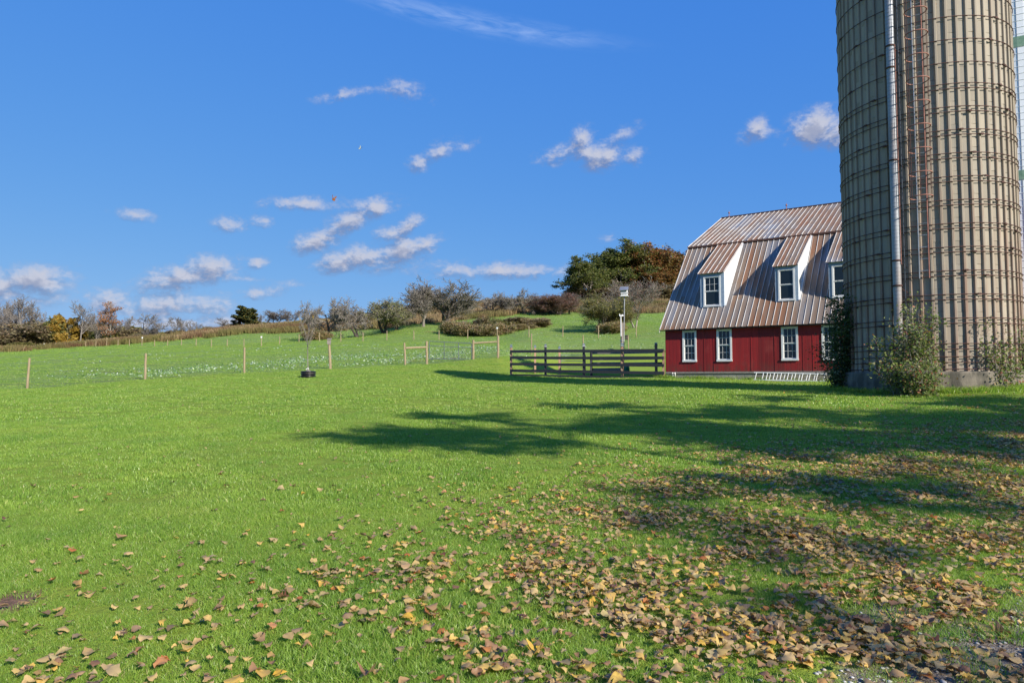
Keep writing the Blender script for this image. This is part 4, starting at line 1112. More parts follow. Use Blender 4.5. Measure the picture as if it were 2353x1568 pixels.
# ------------------------------------------------------------------ young tree in a black ring
q = on(708.5, 37.8)
ring = MB(); rr = .40; prof = [(rr - .03, .0)]
for k in range(3):
    z = .02 + k * .115; prof += [(rr - .045, z), (rr + .0, z + .02), (rr + .025, z + .05), (rr + .0, z + .085), (rr - .045, z + .10)]
prof += [(rr - .05, .355), (rr - .09, .36), (rr - .09, .0)]
ring.lathe(prof, 40); tag(ring.build('planter_ring', MAT['black_plastic'], loc=(q.x, q.y, q.z), smooth=True), 'black corrugated plastic ring around the young tree on the lawn', 'tree ring')

# ------------------------------------------------------------------ trees
def grow(seed, H, r0, levels=4, kids=(5, 6, 5, 4), ratio=(.62, .6, .55, .5), spread=(45, 45, 42, 40), gnarl=.12, up=.10, clear=.3, trunks=1, lean=(0, 0), bushy=0.0, flat=1.0, taper=.35, droop=0.0, minr=.006, splay=.22):
    """bare branching skeleton: list of tubes (points, radii) and the twig points that can carry leaves"""
    R = random.Random(seed); tubes = []; twigs = []
    def br(p, d, r, L, lv):
        n_ = 5 if lv == 0 else 4 if lv < 3 else 3
        pts = [p.copy()]; rad = [r]; ds = [d.copy()]; q = p.copy(); dd = d.copy()
        for i in range(n_):
            g = gnarl * (1 if lv else .5)
            dd = (dd + Vector((R.gauss(0, g), R.gauss(0, g), R.gauss(0, g * .7) + (up if lv < 3 else up * .5) - (droop if lv >= 2 else 0)))).normalized()
            q = q + dd * (L / n_); pts.append(q.copy()); ds.append(dd.copy()); rad.append(max(minr, r * (1 - (1 - taper) * (i + 1) / n_)))
        tubes.append((pts, rad, lv))
        if lv >= levels - 1:
            for k in range(1, len(pts)): twigs.append((pts[k], ds[k]))
        if lv >= levels: return
        nk = kids[min(lv, len(kids) - 1)]
        for k in range(nk):
            t = (clear if lv == 0 else .22) + (1 - (clear if lv == 0 else .22)) * (k + R.random() * .8) / nk; t = min(t, .98)
            i = min(int(t * n_), n_ - 1); f = t * n_ - i; b = pts[i].lerp(pts[i + 1], f); dr = ds[i + 1]
            a = radians(spread[min(lv, len(spread) - 1)]) * R.uniform(.65, 1.25); az = R.random() * 2 * pi + k * 2.4
            o = dr.orthogonal().normalized(); o.rotate(Matrix.Rotation(az, 3, dr)); nd = (dr * cos(a) + o * sin(a)); nd.z *= flat; nd.normalize()
            rr = (rad[i] * (1 - f) + rad[i + 1] * f)
            br(b, nd, max(minr, rr * R.uniform(.5, .72)), L * ratio[min(lv, len(ratio) - 1)] * R.uniform(.7, 1.15) * (1.15 - .45 * t if lv == 0 else 1), lv + 1)
    for k in range(trunks):
        a = R.random() * 6.28 * (1 if splay < .5 else 1.7); sp = .0 if trunks == 1 else splay
        d = Vector((lean[0] + sp * cos(a + 2.1 * k), lean[1] + sp * sin(a + 2.1 * k), 1)).normalized()
        br(Vector((.12 * cos(a + 2.1 * k) * (trunks > 1), .12 * sin(a + 2.1 * k) * (trunks > 1), -.1)), d, r0 * (1 if trunks == 1 else .75), H * R.uniform(.92, 1.0), 0)
    return tubes, twigs


def tubes_mesh(name, tubes, mat, thick=1.0, sides=(8, 5, 4, 3, 3, 3)):
    V = []; Fc = []
    for pts, rad, lv in tubes:
        n_ = sides[min(lv, 5)]; b = len(V); up = Vector((.3, .1, 1)); m_ = len(pts)
        for i, p in enumerate(pts):
            d = pts[min(i + 1, m_ - 1)] - pts[max(i - 1, 0)]
            a = d.cross(up)
            if a.length < 1e-6: a = d.orthogonal()
            a.normalize(); c = d.cross(a); c.normalize(); r = rad[i] * thick * (1.35 if i == 0 and lv == 0 else 1)
            for k in range(n_):
                t = 2 * pi * k / n_; ct, st = cos(t) * r, sin(t) * r
                V.append((p.x + a.x * ct + c.x * st, p.y + a.y * ct + c.y * st, p.z + a.z * ct + c.z * st))
        for i in range(m_ - 1):
            for k in range(n_):
                k2 = (k + 1) % n_; Fc.append((b + i * n_ + k, b + i * n_ + k2, b + (i + 1) * n_ + k2, b + (i + 1) * n_ + k))
    me = npmesh(name, np.array(V), np.array(Fc), 4, mat, smooth=True); return me


def leaf_cloud(name, twigs, per, size, jit, mat, seed=0, drop=0.0, keep=None, aspect=.62, flatten=.35):
    r = np.random.default_rng(seed)
    C = np.array([tuple(t[0]) for t in twigs]);
    if keep is not None: C = C[[keep(c) for c in C]]
    n_ = int(len(C) * per); idx = r.integers(0, len(C), n_); p = C[idx] + r.normal(0, jit, (n_, 3)) * np.array([1, 1, .8]); p[:, 2] -= drop * r.random(n_)
    a = r.normal(0, 1, (n_, 3)); a[:, 2] *= flatten + .35; a /= np.linalg.norm(a, axis=1)[:, None]
    b = r.normal(0, 1, (n_, 3)); b -= a * (a * b).sum(1)[:, None]; b /= np.linalg.norm(b, axis=1)[:, None]
    nn_ = np.cross(a, b); s = (size * (.6 + .8 * r.random(n_)))[:, None]
    v0 = p - a * s * .5; v1 = p + b * s * aspect * .5 + nn_ * s * .1; v2 = p + a * s * .5; v3 = p - b * s * aspect * .5 + nn_ * s * .1
    co = np.stack([v0, v1, v2, v3], 1).reshape(-1, 3); f = np.arange(n_ * 4).reshape(-1, 4)
    return npmesh(name, co, f, 4, mat)


KIND = {}


def kind(key, H, br_mat, leaf=None, thick=1.0, **kw):
    """meshes for one kind of tree, with the wood split into trunk and branches; unit height stored for scaling"""
    tubes, twigs = grow(H=H, **kw)
    top = max(p.z for t in tubes for p in t[0]); wid = float(np.percentile([abs(p.x) for t in tubes for p in t[0]] + [abs(p.y) for t in tubes for p in t[0]], 97))
    tr = tubes_mesh('trunk', [t for t in tubes if t[2] == 0], MAT[br_mat], thick)
    bm = tubes_mesh('branches', [t for t in tubes if t[2] > 0], MAT['bark_grey' if br_mat == 'bark_dark' else br_mat], thick)
    lf = None
    if leaf: lf = leaf_cloud('foliage', twigs, **leaf)
    KIND[key] = (tr, bm, lf, top, wid); return tubes, twigs


def plant(key, name, label, cat, u, Y, vtop, rz=None, wpx=None, group=None, vbase=None, loc=None, hgt=None, wid_m=None):
    tr, bm, lf, top, wid = KIND[key]
    p = loc if loc is not None else on(u, Y)
    if vbase is not None: p.z = min(p.z, P(u, vbase, Y).z)
    h = hgt if hgt else max(1.0, P(u, vtop, Y).z - p.z)
    sz = h / top; sx = (wpx * Y / F / 2) / wid * 1.04 if wpx else sz
    if wid_m: sx = wid_m / wid
    t = thing(name, label, cat, p, rz if rz is not None else random.random() * 6.28, group)
    t.scale = (sx, sx, sz)
    link('trunk', tr, t); cr = link('crown' if lf else 'branches', lf if lf else bm, t)
    if lf: link('branches', bm, t)
    return t


A4 = dict(levels=4)
kind('apple_a', 5, 'bark_dark', seed=3, r0=.30, kids=(6, 6, 6, 5), spread=(62, 50, 50, 45), gnarl=.26, up=.05, clear=.28, ratio=(.85, .62, .6, .55), thick=1.1, leaf=dict(per=.4, size=.19, jit=.18, mat=MAT['leaf_twig'], seed=1), minr=.026)
kind('apple_b', 5, 'bark_dark', seed=8, r0=.26, kids=(6, 6, 6, 5), spread=(58, 52, 50, 45), gnarl=.30, up=.06, clear=.32, trunks=2, ratio=(.8, .62, .6, .55), thick=1.25, lean=(.3, 0), leaf=dict(per=.35, size=.19, jit=.18, mat=MAT['leaf_twig'], seed=2), minr=.026)
kind('apple_c', 5, 'bark_dark', seed=15, r0=.28, kids=(6, 6, 6, 5), spread=(64, 50, 50, 45), gnarl=.28, up=.04, clear=.28, trunks=2, ratio=(.85, .62, .6, .55), thick=1.25, lean=(-.25, .1), leaf=dict(per=1.3, size=.24, jit=.2, mat=MAT['leaf_apple'], seed=3), minr=.024)
kind('round_bare', 6, 'bark_dark', seed=22, r0=.30, kids=(8, 7, 6, 5), spread=(52, 45, 45, 40), gnarl=.14, up=.12, clear=.18, trunks=2, ratio=(.85, .62, .58, .52), thick=1.2, minr=.026, leaf=dict(per=.3, size=.17, jit=.15, mat=MAT['leaf_twig'], seed=31))
kind('round_bare2', 6, 'bark_grey', seed=29, r0=.22, kids=(8, 7, 6, 5), spread=(40, 42, 42, 40), gnarl=.13, up=.16, clear=.22, trunks=2, ratio=(.75, .6, .58, .52), thick=1.15, minr=.024, leaf=dict(per=.3, size=.17, jit=.15, mat=MAT['leaf_twig'], seed=32))
kind('tall_bare', 12, 'bark_grey', seed=31, r0=.20, kids=(11, 6, 5, 4), spread=(36, 38, 40, 40), gnarl=.09, up=.13, clear=.30, ratio=(.42, .52, .55, .5), thick=1.0, minr=.026)
kind('tall_bare2', 12, 'bark_grey', seed=37, r0=.18, kids=(10, 6, 5, 4), spread=(30, 35, 40, 40), gnarl=.10, up=.15, clear=.35, trunks=2, ratio=(.40, .5, .55, .5), thick=1.0, minr=.026)
kind('wide_bare', 9, 'bark_dark', seed=41, r0=.22, kids=(9, 6, 5, 4), spread=(58, 42, 40, 40), gnarl=.12, up=.10, clear=.15, ratio=(.62, .55, .55, .5), thick=1.1, minr=.028)
kind('pale_spread', 6, 'bark_pale', seed=43, r0=.26, kids=(9, 6, 5, 5), spread=(55, 40, 40, 40), gnarl=.13, up=.10, clear=.08, trunks=3, ratio=(.75, .6, .58, .5), thick=1.0, leaf=dict(per=1.8, size=.5, jit=.35, mat=MAT['leaf_brush'], seed=4), minr=.02)
kind('pale_small', 6, 'bark_pale', seed=47, r0=.13, kids=(9, 6, 6, 5), spread=(44, 40, 42, 40), gnarl=.10, up=.14, clear=.28, trunks=2, ratio=(.62, .6, .58, .5), thick=1.0, minr=.012, leaf=dict(per=.35, size=.16, jit=.12, mat=MAT['leaf_redshrub'], seed=5))
kind('larch', 12, 'bark_pale', seed=53, r0=.17, kids=(24, 5, 4), levels=3, spread=(68, 42, 40), gnarl=.06, up=.03, clear=.22, ratio=(.26, .5, .5), thick=1.1, minr=.025, leaf=dict(per=1.0, size=.30, jit=.20, mat=MAT['leaf_orange'], seed=6))
kind('yellow', 8, 'bark_grey', seed=59, r0=.18, kids=(16, 6, 5), levels=3, spread=(72, 45, 40), gnarl=.08, up=.03, clear=.10, ratio=(.52, .5, .5), flat=.6, thick=1.0, minr=.02, leaf=dict(per=14, size=.6, jit=.30, mat=MAT['leaf_yellow'], seed=7, flatten=.0))
kind('olive', 7, 'bark_pale', seed=61, r0=.2, kids=(10, 6, 5), levels=3, spread=(48, 45, 40), gnarl=.12, up=.1, clear=.15, trunks=3, ratio=(.6, .55, .5), thick=1.0, minr=.02, leaf=dict(per=7, size=.5, jit=.35, mat=MAT['leaf_olive'], seed=8))
kind('greenbush', 5, 'bark_dark', seed=67, r0=.16, kids=(7, 6, 5, 5), spread=(55, 48, 45, 40), gnarl=.2, up=.07, clear=.15, trunks=3, ratio=(.8, .62, .58, .5), thick=1.0, minr=.012, leaf=dict(per=1.6, size=.2, jit=.2, mat=MAT['leaf_olive'], seed=9))
kind('conifer', 9, 'bark_dark', seed=71, r0=.25, kids=(34, 8, 5), levels=3, spread=(62, 40, 40), gnarl=.08, up=.05, clear=.04, ratio=(.38, .42, .45), flat=.85, thick=.8, minr=.02, leaf=dict(per=16, size=.5, jit=.22, mat=MAT['leaf_conifer'], seed=10, flatten=-.1))
kind('oak_a', 15, 'bark_grey', seed=73, r0=.42, kids=(10, 7, 6, 5), spread=(58, 48, 45, 42), gnarl=.13, up=.07, clear=.16, ratio=(.60, .6, .55, .5), thick=1.0, minr=.03, leaf=dict(per=4.0, size=.52, jit=.42, mat=MAT['leaf_oak'], seed=11))
kind('oak_b', 15, 'bark_grey', seed=79, r0=.40, kids=(10, 7, 6, 5), spread=(52, 48, 45, 42), gnarl=.13, up=.08, clear=.20, ratio=(.56, .6, .55, .5), thick=1.0, minr=.03, leaf=dict(per=4.0, size=.52, jit=.42, mat=MAT['leaf_rusty'], seed=12))
kind('redshrub', 4, 'bark_mauve', seed=83, r0=.10, kids=(9, 7, 6, 4), spread=(48, 45, 42, 40), gnarl=.16, up=.09, clear=.05, trunks=4, ratio=(.7, .6, .58, .5), thick=1.0, minr=.014, leaf=dict(per=.9, size=.16, jit=.15, mat=MAT['leaf_redshrub'], seed=13))
kind('brush', 4, 'bark_mauve', seed=89, r0=.08, kids=(9, 6, 6), levels=3, spread=(44, 42, 40), gnarl=.14, up=.12, clear=.05, trunks=5, ratio=(.65, .6, .55), thick=1.3, minr=.02, leaf=dict(per=5, size=.42, jit=.38, mat=MAT['leaf_brush'], seed=14))
kind('brush_green', 4, 'bark_mauve', seed=97, r0=.08, kids=(9, 6, 6), levels=3, spread=(50, 42, 40), gnarl=.14, up=.12, clear=.05, trunks=5, ratio=(.65, .6, .55), thick=1.2, minr=.02, leaf=dict(per=7, size=.42, jit=.38, mat=MAT['leaf_olive'], seed=15))

G1 = 'old orchard trees in a row behind the pasture fence'
plant('apple_a', 'apple_tree', 'leftmost old orchard tree, dark and gnarled, beside the far fence', 'tree', 712, 128, 690, wpx=62, group=G1, rz=.4)
plant('apple_a', 'apple_tree', 'dark gnarled orchard tree with a dense crown, second in the row from the left', 'tree', 756, 124, 682, wpx=88, group=G1, rz=2.5)
plant('apple_b', 'apple_tree', 'orchard tree whose trunk leans strongly left, third in the row', 'tree', 820, 123, 675, wpx=92, group=G1, rz=2.9)
plant('apple_c', 'apple_tree', 'greenest orchard tree with a forked leaning trunk in the middle of the row', 'tree', 884, 126, 678, wpx=105, group=G1, rz=.8)
plant('apple_b', 'apple_tree', 'orchard tree with thick limbs bending right, next to the greenest one', 'tree', 909, 130, 679, wpx=80, group=G1, rz=.2)
plant('round_bare2', 'apple_tree', 'grey bare twin stemmed tree just left of the tall round bare tree', 'tree', 972, 134, 649, wpx=92, group=G1, rz=1.2)
plant('round_bare', 'bare_tree', 'tallest round headed bare tree at the right end of the orchard row', 'tree', 1020, 136, 636, wpx=150, rz=1.9)
G2 = 'small bare trees along the upper edge of the pasture'
for (u, Y, vt, w_, key, lb_) in ((1130, 172, 671, 62, 'apple_a', 'twisted bare tree at the left end of the upper row on the hill'), (1166, 172, 667, 60, 'apple_b', 'second twisted bare tree of the upper row, open crown'),
                                 (1206, 172, 664, 84, 'apple_a', 'wider twisted bare tree left of the reddish shrubs on the hill'), (1308, 176, 672, 66, 'round_bare2', 'thin grey bare tree right of the reddish shrubs'), ):
    t = plant(key, 'bare_tree', lb_, 'tree', u, Y, vt, wpx=w_, group=G2)
for (u, Y, vt, w_, lb_) in ((1243, 174, 674, 62, 'reddish brown shrub on the hill, left one of the pair'), (1285, 172, 668, 84, 'larger reddish brown shrub on the hill in front of the skyline')):
    plant('redshrub', 'shrub', lb_, 'shrub', u, Y, vt, wpx=w_)
plant('greenbush', 'shrub_tree', 'greenish bushy tree just left of the birdhouse pole', 'tree', 1376, 106, 664, wpx=112, rz=.5)
plant('greenbush', 'shrub_tree', 'darker twisted bushy tree directly behind the birdhouse pole', 'tree', 1424, 108, 690, wpx=86, rz=2.2)
plant('pale_small', 'bare_tree', 'pale trunked bare tree right of the birdhouse', 'tree', 1459, 112, 632, wpx=112, rz=1.0)
for (key, u, Y, vt, w_, lb_) in (('oak_a', 1352, 236, 590, 118, 'dark green tree at the left end of the big clump on the hill'), ('oak_a', 1424, 250, 556, 135, 'tallest green tree in the big clump behind the birdhouse'),
                                 ('oak_a', 1468, 262, 566, 110, 'green and brown tree between the green and the rusty crowns'), ('oak_b', 1516, 252, 547, 125, 'rusty brown crowned tree at the top of the big clump'),
                                 ('oak_b', 1570, 262, 558, 120, 'rusty tree partly hidden by the left end of the barn roof'), ('oak_a', 1398, 268, 575, 110, 'dark tree in the back of the big green clump'), ('oak_b', 1490, 244, 622, 90, 'lower rusty crown in front of the big clump')):
    plant(key, 'big_tree', lb_, 'tree', u, Y, vt, wpx=w_)
pt_ = plant('tall_bare', 'pale_trunk_tree', 'tree with a thick pale trunk at the foot of the rusty clump', 'tree', 1511, 232, 628, wpx=30); pt_.scale = (pt_.scale[0] * 1.6, pt_.scale[1] * 1.6, pt_.scale[2]); pt_.children[0].data = KIND['tall_bare'][0].copy(); pt_.children[0].data.materials[0] = MAT['bark_pale']
for (u, vt, w_) in ((1540, 655, 60), (1480, 665, 60), (1330, 664, 60), (1400, 660, 55)):
    plant('brush', 'shrub', 'brown brush growing under the big clump of trees on the hill', 'shrub', u, 238, vt, wpx=w_, group='brush under the big trees')
plant('conifer', 'evergreen_tree', 'dark evergreen with a golden middle standing alone on the ridge', 'tree', 563, 196, 704, wpx=40, vbase=752)
for (u, vt, w_, lb_) in ((628, 709, 40, 'leftmost of the bare trees on the ridge right of the evergreen'), (646, 714, 38, 'middle bare tree on the ridge right of the evergreen'), (667, 708, 34, 'bare tree on the ridge nearest the dark orchard'), (522, 728, 32, 'small bare tree on the ridge left of the evergreen'), (607, 716, 28, 'thin bare tree right beside the evergreen')):
    plant('tall_bare2', 'bare_tree', lb_, 'tree', u, 205, vt, wpx=w_ * 1.4, vbase=752)
# woods at the left
VB = 790
for (key, u, Y, vt, w_, lb_, cat) in (
        ('tall_bare2', 4, 285, 690, 40, 'bare tree at the very left edge of the picture', 'tree'), ('tall_bare', 22, 280, 684, 50, 'tall bare tree, second from the left edge', 'tree'), ('tall_bare2', 34, 292, 696, 34, 'slim bare tree between the two tall ones at the far left', 'tree'),
        ('tall_bare', 48, 275, 676, 56, 'tallest bare tree of the left woods with fanning branches', 'tree'), ('tall_bare2', 75, 288, 696, 50, 'bare tree right of the tallest one in the left woods', 'tree'), ('wide_bare', 92, 300, 712, 36, 'small bare tree above the brown thicket in the left woods', 'tree'),
        ('pale_spread', 54, 262, 735, 100, 'round grey brown tree with pale spreading limbs in front of the left woods', 'tree'), ('olive', 113, 262, 731, 52, 'olive tree with pale trunks left of the golden tree', 'tree'),
        ('yellow', 153, 265, 725, 58, 'golden yellow tree in front of the left woods', 'tree'), ('tall_bare', 184, 262, 689, 46, 'tall bare tree between the golden and the orange trees', 'tree'),
        ('tall_bare2', 207, 285, 715, 30, 'thin bare tree right of the tall bare one', 'tree'), ('wide_bare', 223, 290, 721, 34, 'small bare tree just left of the orange twin tree', 'tree'),
        ('larch', 244.5, 258, 695, 40, 'left stem of the pair of orange feathery trees', 'tree'), ('larch', 254, 258, 692, 42, 'right stem of the pair of orange feathery trees', 'tree'),
        ('tall_bare2', 276, 270, 723, 44, 'bare slanting tree right of the orange pair', 'tree'), ('wide_bare', 327, 258, 719, 66, 'wide bare tree alone right of the orange pair', 'tree'),
        ('wide_bare', 368, 262, 738, 40, 'low bare tree midway along the left ridge', 'tree'), ('wide_bare', 403, 260, 727, 56, 'wide bare tree on the ridge above the grass', 'tree'), ('tall_bare2', 424, 265, 732, 34, 'slim bare tree paired with the wide one on the ridge', 'tree'), ('wide_bare', 452, 262, 742, 34, 'small bare tree on the ridge right of the wide pair', 'tree'),
        ('tall_bare', 218, 255, 742, 26, 'pale leaning stem in the shade between the golden and orange trees', 'tree')):
    plant(key, 'bare_tree' if 'bare' in key else {'pale_spread': 'spreading_tree', 'olive': 'olive_tree', 'yellow': 'golden_tree', 'larch': 'larch_tree'}[key], lb_, cat, u, Y, vt, wpx=w_, vbase=VB if u < 300 else 775)
for (key, u, Y, vt, w_, lb_) in (('brush', 15, 255, 765, 60, 'mauve brown bush at the left edge below the bare trees'), ('brush_green', 52, 250, 787, 40, 'low green bush at the foot of the pale limbed tree'), ('brush_green', 287, 275, 750, 46, 'olive green shrub right of the orange pair'), ('brush', 305, 272, 756, 50, 'reddish brown shrub left of the wide bare tree'),
                                 ('conifer', 343, 268, 756, 34, 'small dark evergreen bush at the foot of the wide bare tree'), ('conifer', 318, 270, 763, 24, 'smallest dark evergreen left of the wide bare tree'), ('conifer', 133, 285, 742, 34, 'dark evergreen squeezed behind the golden tree'), ('brush_green', 236, 262, 758, 42, 'green shrub at the foot of the orange pair'), ('brush_green', 400, 262, 764, 40, 'low olive shrub on the ridge below the wide pair'), ('brush', 440, 262, 764, 44, 'low brown shrub at the ridge, right of the olive one')):
    plant(key, 'shrub' if 'conifer' not in key else 'evergreen_shrub', lb_, 'shrub', u, Y, vt, wpx=w_, vbase=792 if u < 300 else 780)

# far-off wood that reads as one mass behind those trees
pr = []
for key in ('brush', 'brush_green', 'brush'):
    tr, bm, lf, top, wid = KIND[key]; o = proto(lf); o2_ = proto(bm); pr += [(o, top), (o2_, top)]
n_ = 420; us = rng.uniform(-330, 300, n_); Ys = rng.uniform(275, 330, n_); us2 = rng.uniform(300, 640, 60)
pts = []; scs = []
for u, Y in zip(us, Ys):
    p = P(u, 795, Y); pts.append((p.x, p.y, min(p.z, gz(p.x, p.y)))); vt = 752 + 7 * sin(u * .045) + 5 * sin(u * .13 + 1) + rng.uniform(-4, 10)
    if u > 180: vt += (u - 180) * .12
    scs.append((P(u, vt, Y).z - pts[-1][2]) / KIND['brush'][3])
for u in us2:
    Y = rng.uniform(225, 270); p = P(u, 775, Y); p.z = gz(p.x, p.y) - .5; pts.append(tuple(p)); vt = np.interp(u, [300, 450, 560, 700], [773, 760, 748, 738]) - rng.uniform(0, 6); scs.append(max(.2, (P(u, vt, Y).z - p.z) / KIND['brush'][3]))
pts = np.array(pts)
scatter('far_woodland', np.concatenate([pts, pts]), np.concatenate([rng.random(len(pts)) * 6.28] * 2), np.array(scs + scs), [pr[0][0], pr[1][0], pr[2][0], pr[3][0]], 'brown and olive brush of the far-off wood behind the left pasture')

# brown thicket in the middle of the pasture edge
kind('thicket', 2.4, 'bark_pale', seed=101, r0=.035, kids=(8, 6, 5), levels=3, spread=(46, 42, 40), gnarl=.18, up=.14, clear=.05, trunks=9, splay=.85, ratio=(.55, .55, .5), thick=1.0, minr=.012, leaf=dict(per=3.2, size=.17, jit=.22, mat=MAT['leaf_thicket'], seed=16, drop=.5))
for (u, Y, vt, w_, lb_) in ((1050, 118, 741, 66, 'left end clump of the overgrown thicket on the pasture edge'), (1078, 115, 748, 60, 'low clump in the front left of the overgrown thicket'),
                            (1123, 113, 749, 60, 'dark clump at the front of the thicket behind the fence posts'), (1160, 112, 744, 60, 'brown clump at the front middle of the thicket'), (1222, 120, 733, 62, 'upright tan clump near the right end of the thicket'), (1246, 124, 734, 44, 'right end clump of the overgrown thicket'), (1205, 113, 748, 50, 'small tan clump at the right front of the thicket')):
    plant('thicket', 'thicket_bush', lb_, 'bush', u, Y, vt - 5, wpx=w_ * .85)
for (key, u, Y, vt, w_, lb_) in (('greenbush', 1088, 116, 737, 50, 'green tinted twiggy bush in the left half of the thicket'), ('greenbush', 1136, 115, 722, 66, 'tallest green tinted bush in the middle of the thicket'), ('brush', 1112, 116, 733, 44, 'brown twiggy bush left of the tallest one in the thicket'),
                                 ('brush', 1186, 115, 731, 52, 'reddish brown twiggy bush in the right half of the thicket'), ('greenbush', 1062, 115, 742, 40, 'low green bush at the left end of the thicket'), ('brush', 1234, 117, 735, 46, 'tan twiggy bush at the right end of the thicket'), ('brush_green', 1165, 114, 738, 40, 'olive bush right of the tallest one in the thicket')):
    plant(key, 'thicket_bush', lb_, 'bush', u, Y, vt, wpx=w_)
plant('thicket', 'thicket_bush', 'low brown tangle under the bushy trees by the birdhouse pole', 'bush', 1400, 104, 738, wpx=60)
plant('thicket', 'thicket_bush', 'dark tangle of suckers at the foot of the leftmost orchard tree', 'bush', 722, 121, 757, wpx=52)

# ------------------------------------------------------------------ climbers at the silo
def climber(name, label, loc, h, w_, seed, leafmat, nst, per, size, jit=.12, depth=.5, lean=(0, 0), cat='bush', wind=1.0, frac=.55):
    R = random.Random(seed); tubes = []; tw = []
    for k in range(nst):
        a = R.uniform(0, 6.28); hh = h * (R.uniform(.35, 1) ** (.8)); x = R.gauss(0, w_ * .18); y = R.gauss(0, depth * .25)
        d = Vector((R.gauss(0, .22) + lean[0], R.gauss(0, .10) + lean[1], 1)).normalized(); p = Vector((x, y, -.05)); pts = [p.copy()]; m_ = 9
        for i in range(m_):
            d = (d + Vector((R.gauss(0, .14) * wind, R.gauss(0, .08), R.gauss(0, .06)))).normalized()
            if i > m_ * .7: d = (d + Vector((R.gauss(0, .5), R.gauss(0, .2), -.25))).normalized()
            p = p + d * hh / m_; p.x = max(-w_ / 2, min(w_ / 2, p.x)); pts.append(p.copy())
        tubes.append((pts, [max(.004, .013 * (1 - i / 10)) for i in range(m_ + 1)], 3))
        for i in range(1, m_ + 1):
            if R.random() < frac + .45:
                for _ in range(3):
                    e = Vector((R.gauss(0, .6), R.gauss(0, .5), R.gauss(.1, .5))).normalized() * R.uniform(.12, .42); q = pts[i] + e
                    tubes.append(([pts[i], pts[i].lerp(q, .5) + Vector((0, 0, .03)), q], [.005, .004, .003], 4)); tw += [(pts[i].lerp(q, f_), e) for f_ in (.3, .6, .85, 1)]
    t = thing(name, label, cat, loc)
    link('stems', tubes_mesh('stems', tubes, MAT['bark_pale' if 'dark' not in leafmat else 'bark_dark']), t)
    link('foliage', leaf_cloud('foliage', tw, per, size, jit, MAT[leafmat], seed=seed), t)
    return t


def sat(u, Y): return on(u, Y, -.02)
climber('climbing_vine', 'dark vine tangle climbing between the silo and the barn window', sat(1940, 23.4), 4.0, .55, 5, 'leaf_vine_dark', 22, 2.2, .09, .12)
climber('climbing_vine', 'leafy briar spilling in front of the rightmost visible barn window', sat(1920, 24.0), 2.7, .45, 6, 'leaf_vine_dark', 6, 1.6, .085, .12)
climber('wild_shrub', 'tallest tangled shrub against the silo under the end of the fill pipe', sat(2066, 20.5), 2.4, 1.15, 7, 'leaf_vine', 13, 1.6, .085, .13, frac=.6)
climber('wild_shrub', 'briar with pink leaves climbing beside the silo ladder', sat(2100, 20.35), 3.35, .75, 9, 'leaf_vine', 14, 1.8, .08, .1)
climber('wild_shrub', 'small dry shrub at the right foot of the fill pipe bush', sat(2112, 19.9), 1.25, .8, 10, 'leaf_vine', 18, 1.6, .08, .12)
climber('wild_shrub', 'brown stemmed shrub against the right side of the silo', sat(2298, 20.3), 2.25, .9, 11, 'leaf_vine', 15, 1.3, .085, .12)
climber('wild_shrub', 'thin shrub at the right edge of the picture beyond the silo', sat(2349, 21.0), 1.9, .7, 12, 'leaf_vine', 14, 1.7, .085, .12)

# the young tree inside the black ring
tubes, tw = grow(seed=5, H=2.0, r0=.030, levels=2, kids=(10, 3), ratio=(.62, .4), spread=(38, 40), gnarl=.05, up=.16, clear=.68, lean=(-.03, 0), taper=.5, minr=.006)
yt = thing('young_tree', 'thin leafless young tree standing in a black plastic ring on the lawn', 'tree', (q.x, q.y, q.z) if False else on(708.5, 37.8))
link('trunk', tubes_mesh('trunk', [t for t in tubes if t[2] == 0], MAT['bark_grey']), yt); link('branches', tubes_mesh('branches', [t for t in tubes if t[2] > 0], MAT['bark_grey']), yt)
top_ = max(p.z for t in tubes for p in t[0]); yt.scale = (1, 1, (P(708, 727, 37.8).z - yt.location.z) / top_)
hi_ = sorted(tw, key=lambda t: -t[0].z)[:5]
link('last_leaves', leaf_cloud('last_leaves', hi_, 1.6, .11, .03, MAT['leaf_yellow'], seed=3), yt)
m_ = MB(); m_.lathe([(.001, .05), (.34, .10), (.36, .2), (.001, .36)], 20); m_.build('mulch', MAT['grey_wood'], yt)
m_ = MB(); m_.box((-.07, -.04, .385), (.12, .03, .03), Matrix.Rotation(-.5, 4, 'Y')); m_.box((.02, -.05, .39), (.03, .03, .07)); m_.build('tree_guard', MAT['white'], yt)

# trees outside the frame whose shadows lie on the lawn
kind('shade_a', 12, 'bark_grey', seed=111, r0=.22, kids=(9, 7, 6, 4), spread=(84, 42, 40, 40), gnarl=.10, up=.02, clear=.60, ratio=(.34, .62, .55, .5), flat=.30, minr=.006, leaf=dict(per=2.0, size=.20, jit=.13, mat=MAT['leaf_yellow'], seed=20, flatten=-.2))
kind('shade_b', 12, 'bark_grey', seed=117, r0=.18, kids=(6, 6, 5, 4), spread=(84, 42, 40, 40), gnarl=.10, up=.02, clear=.55, ratio=(.32, .62, .55, .5), flat=.25, minr=.006, leaf=dict(per=2.2, size=.18, jit=.12, mat=MAT['leaf_yellow'], seed=21, flatten=-.2))
kind('shade_c', 12, 'bark_grey', seed=123, r0=.15, kids=(6, 5, 5, 4), spread=(84, 44, 40, 40), gnarl=.14, up=.02, clear=.45, ratio=(.36, .62, .55, .5), flat=.25, minr=.006, leaf=dict(per=.9, size=.17, jit=.15, mat=MAT['leaf_yellow'], seed=22, flatten=-.2))
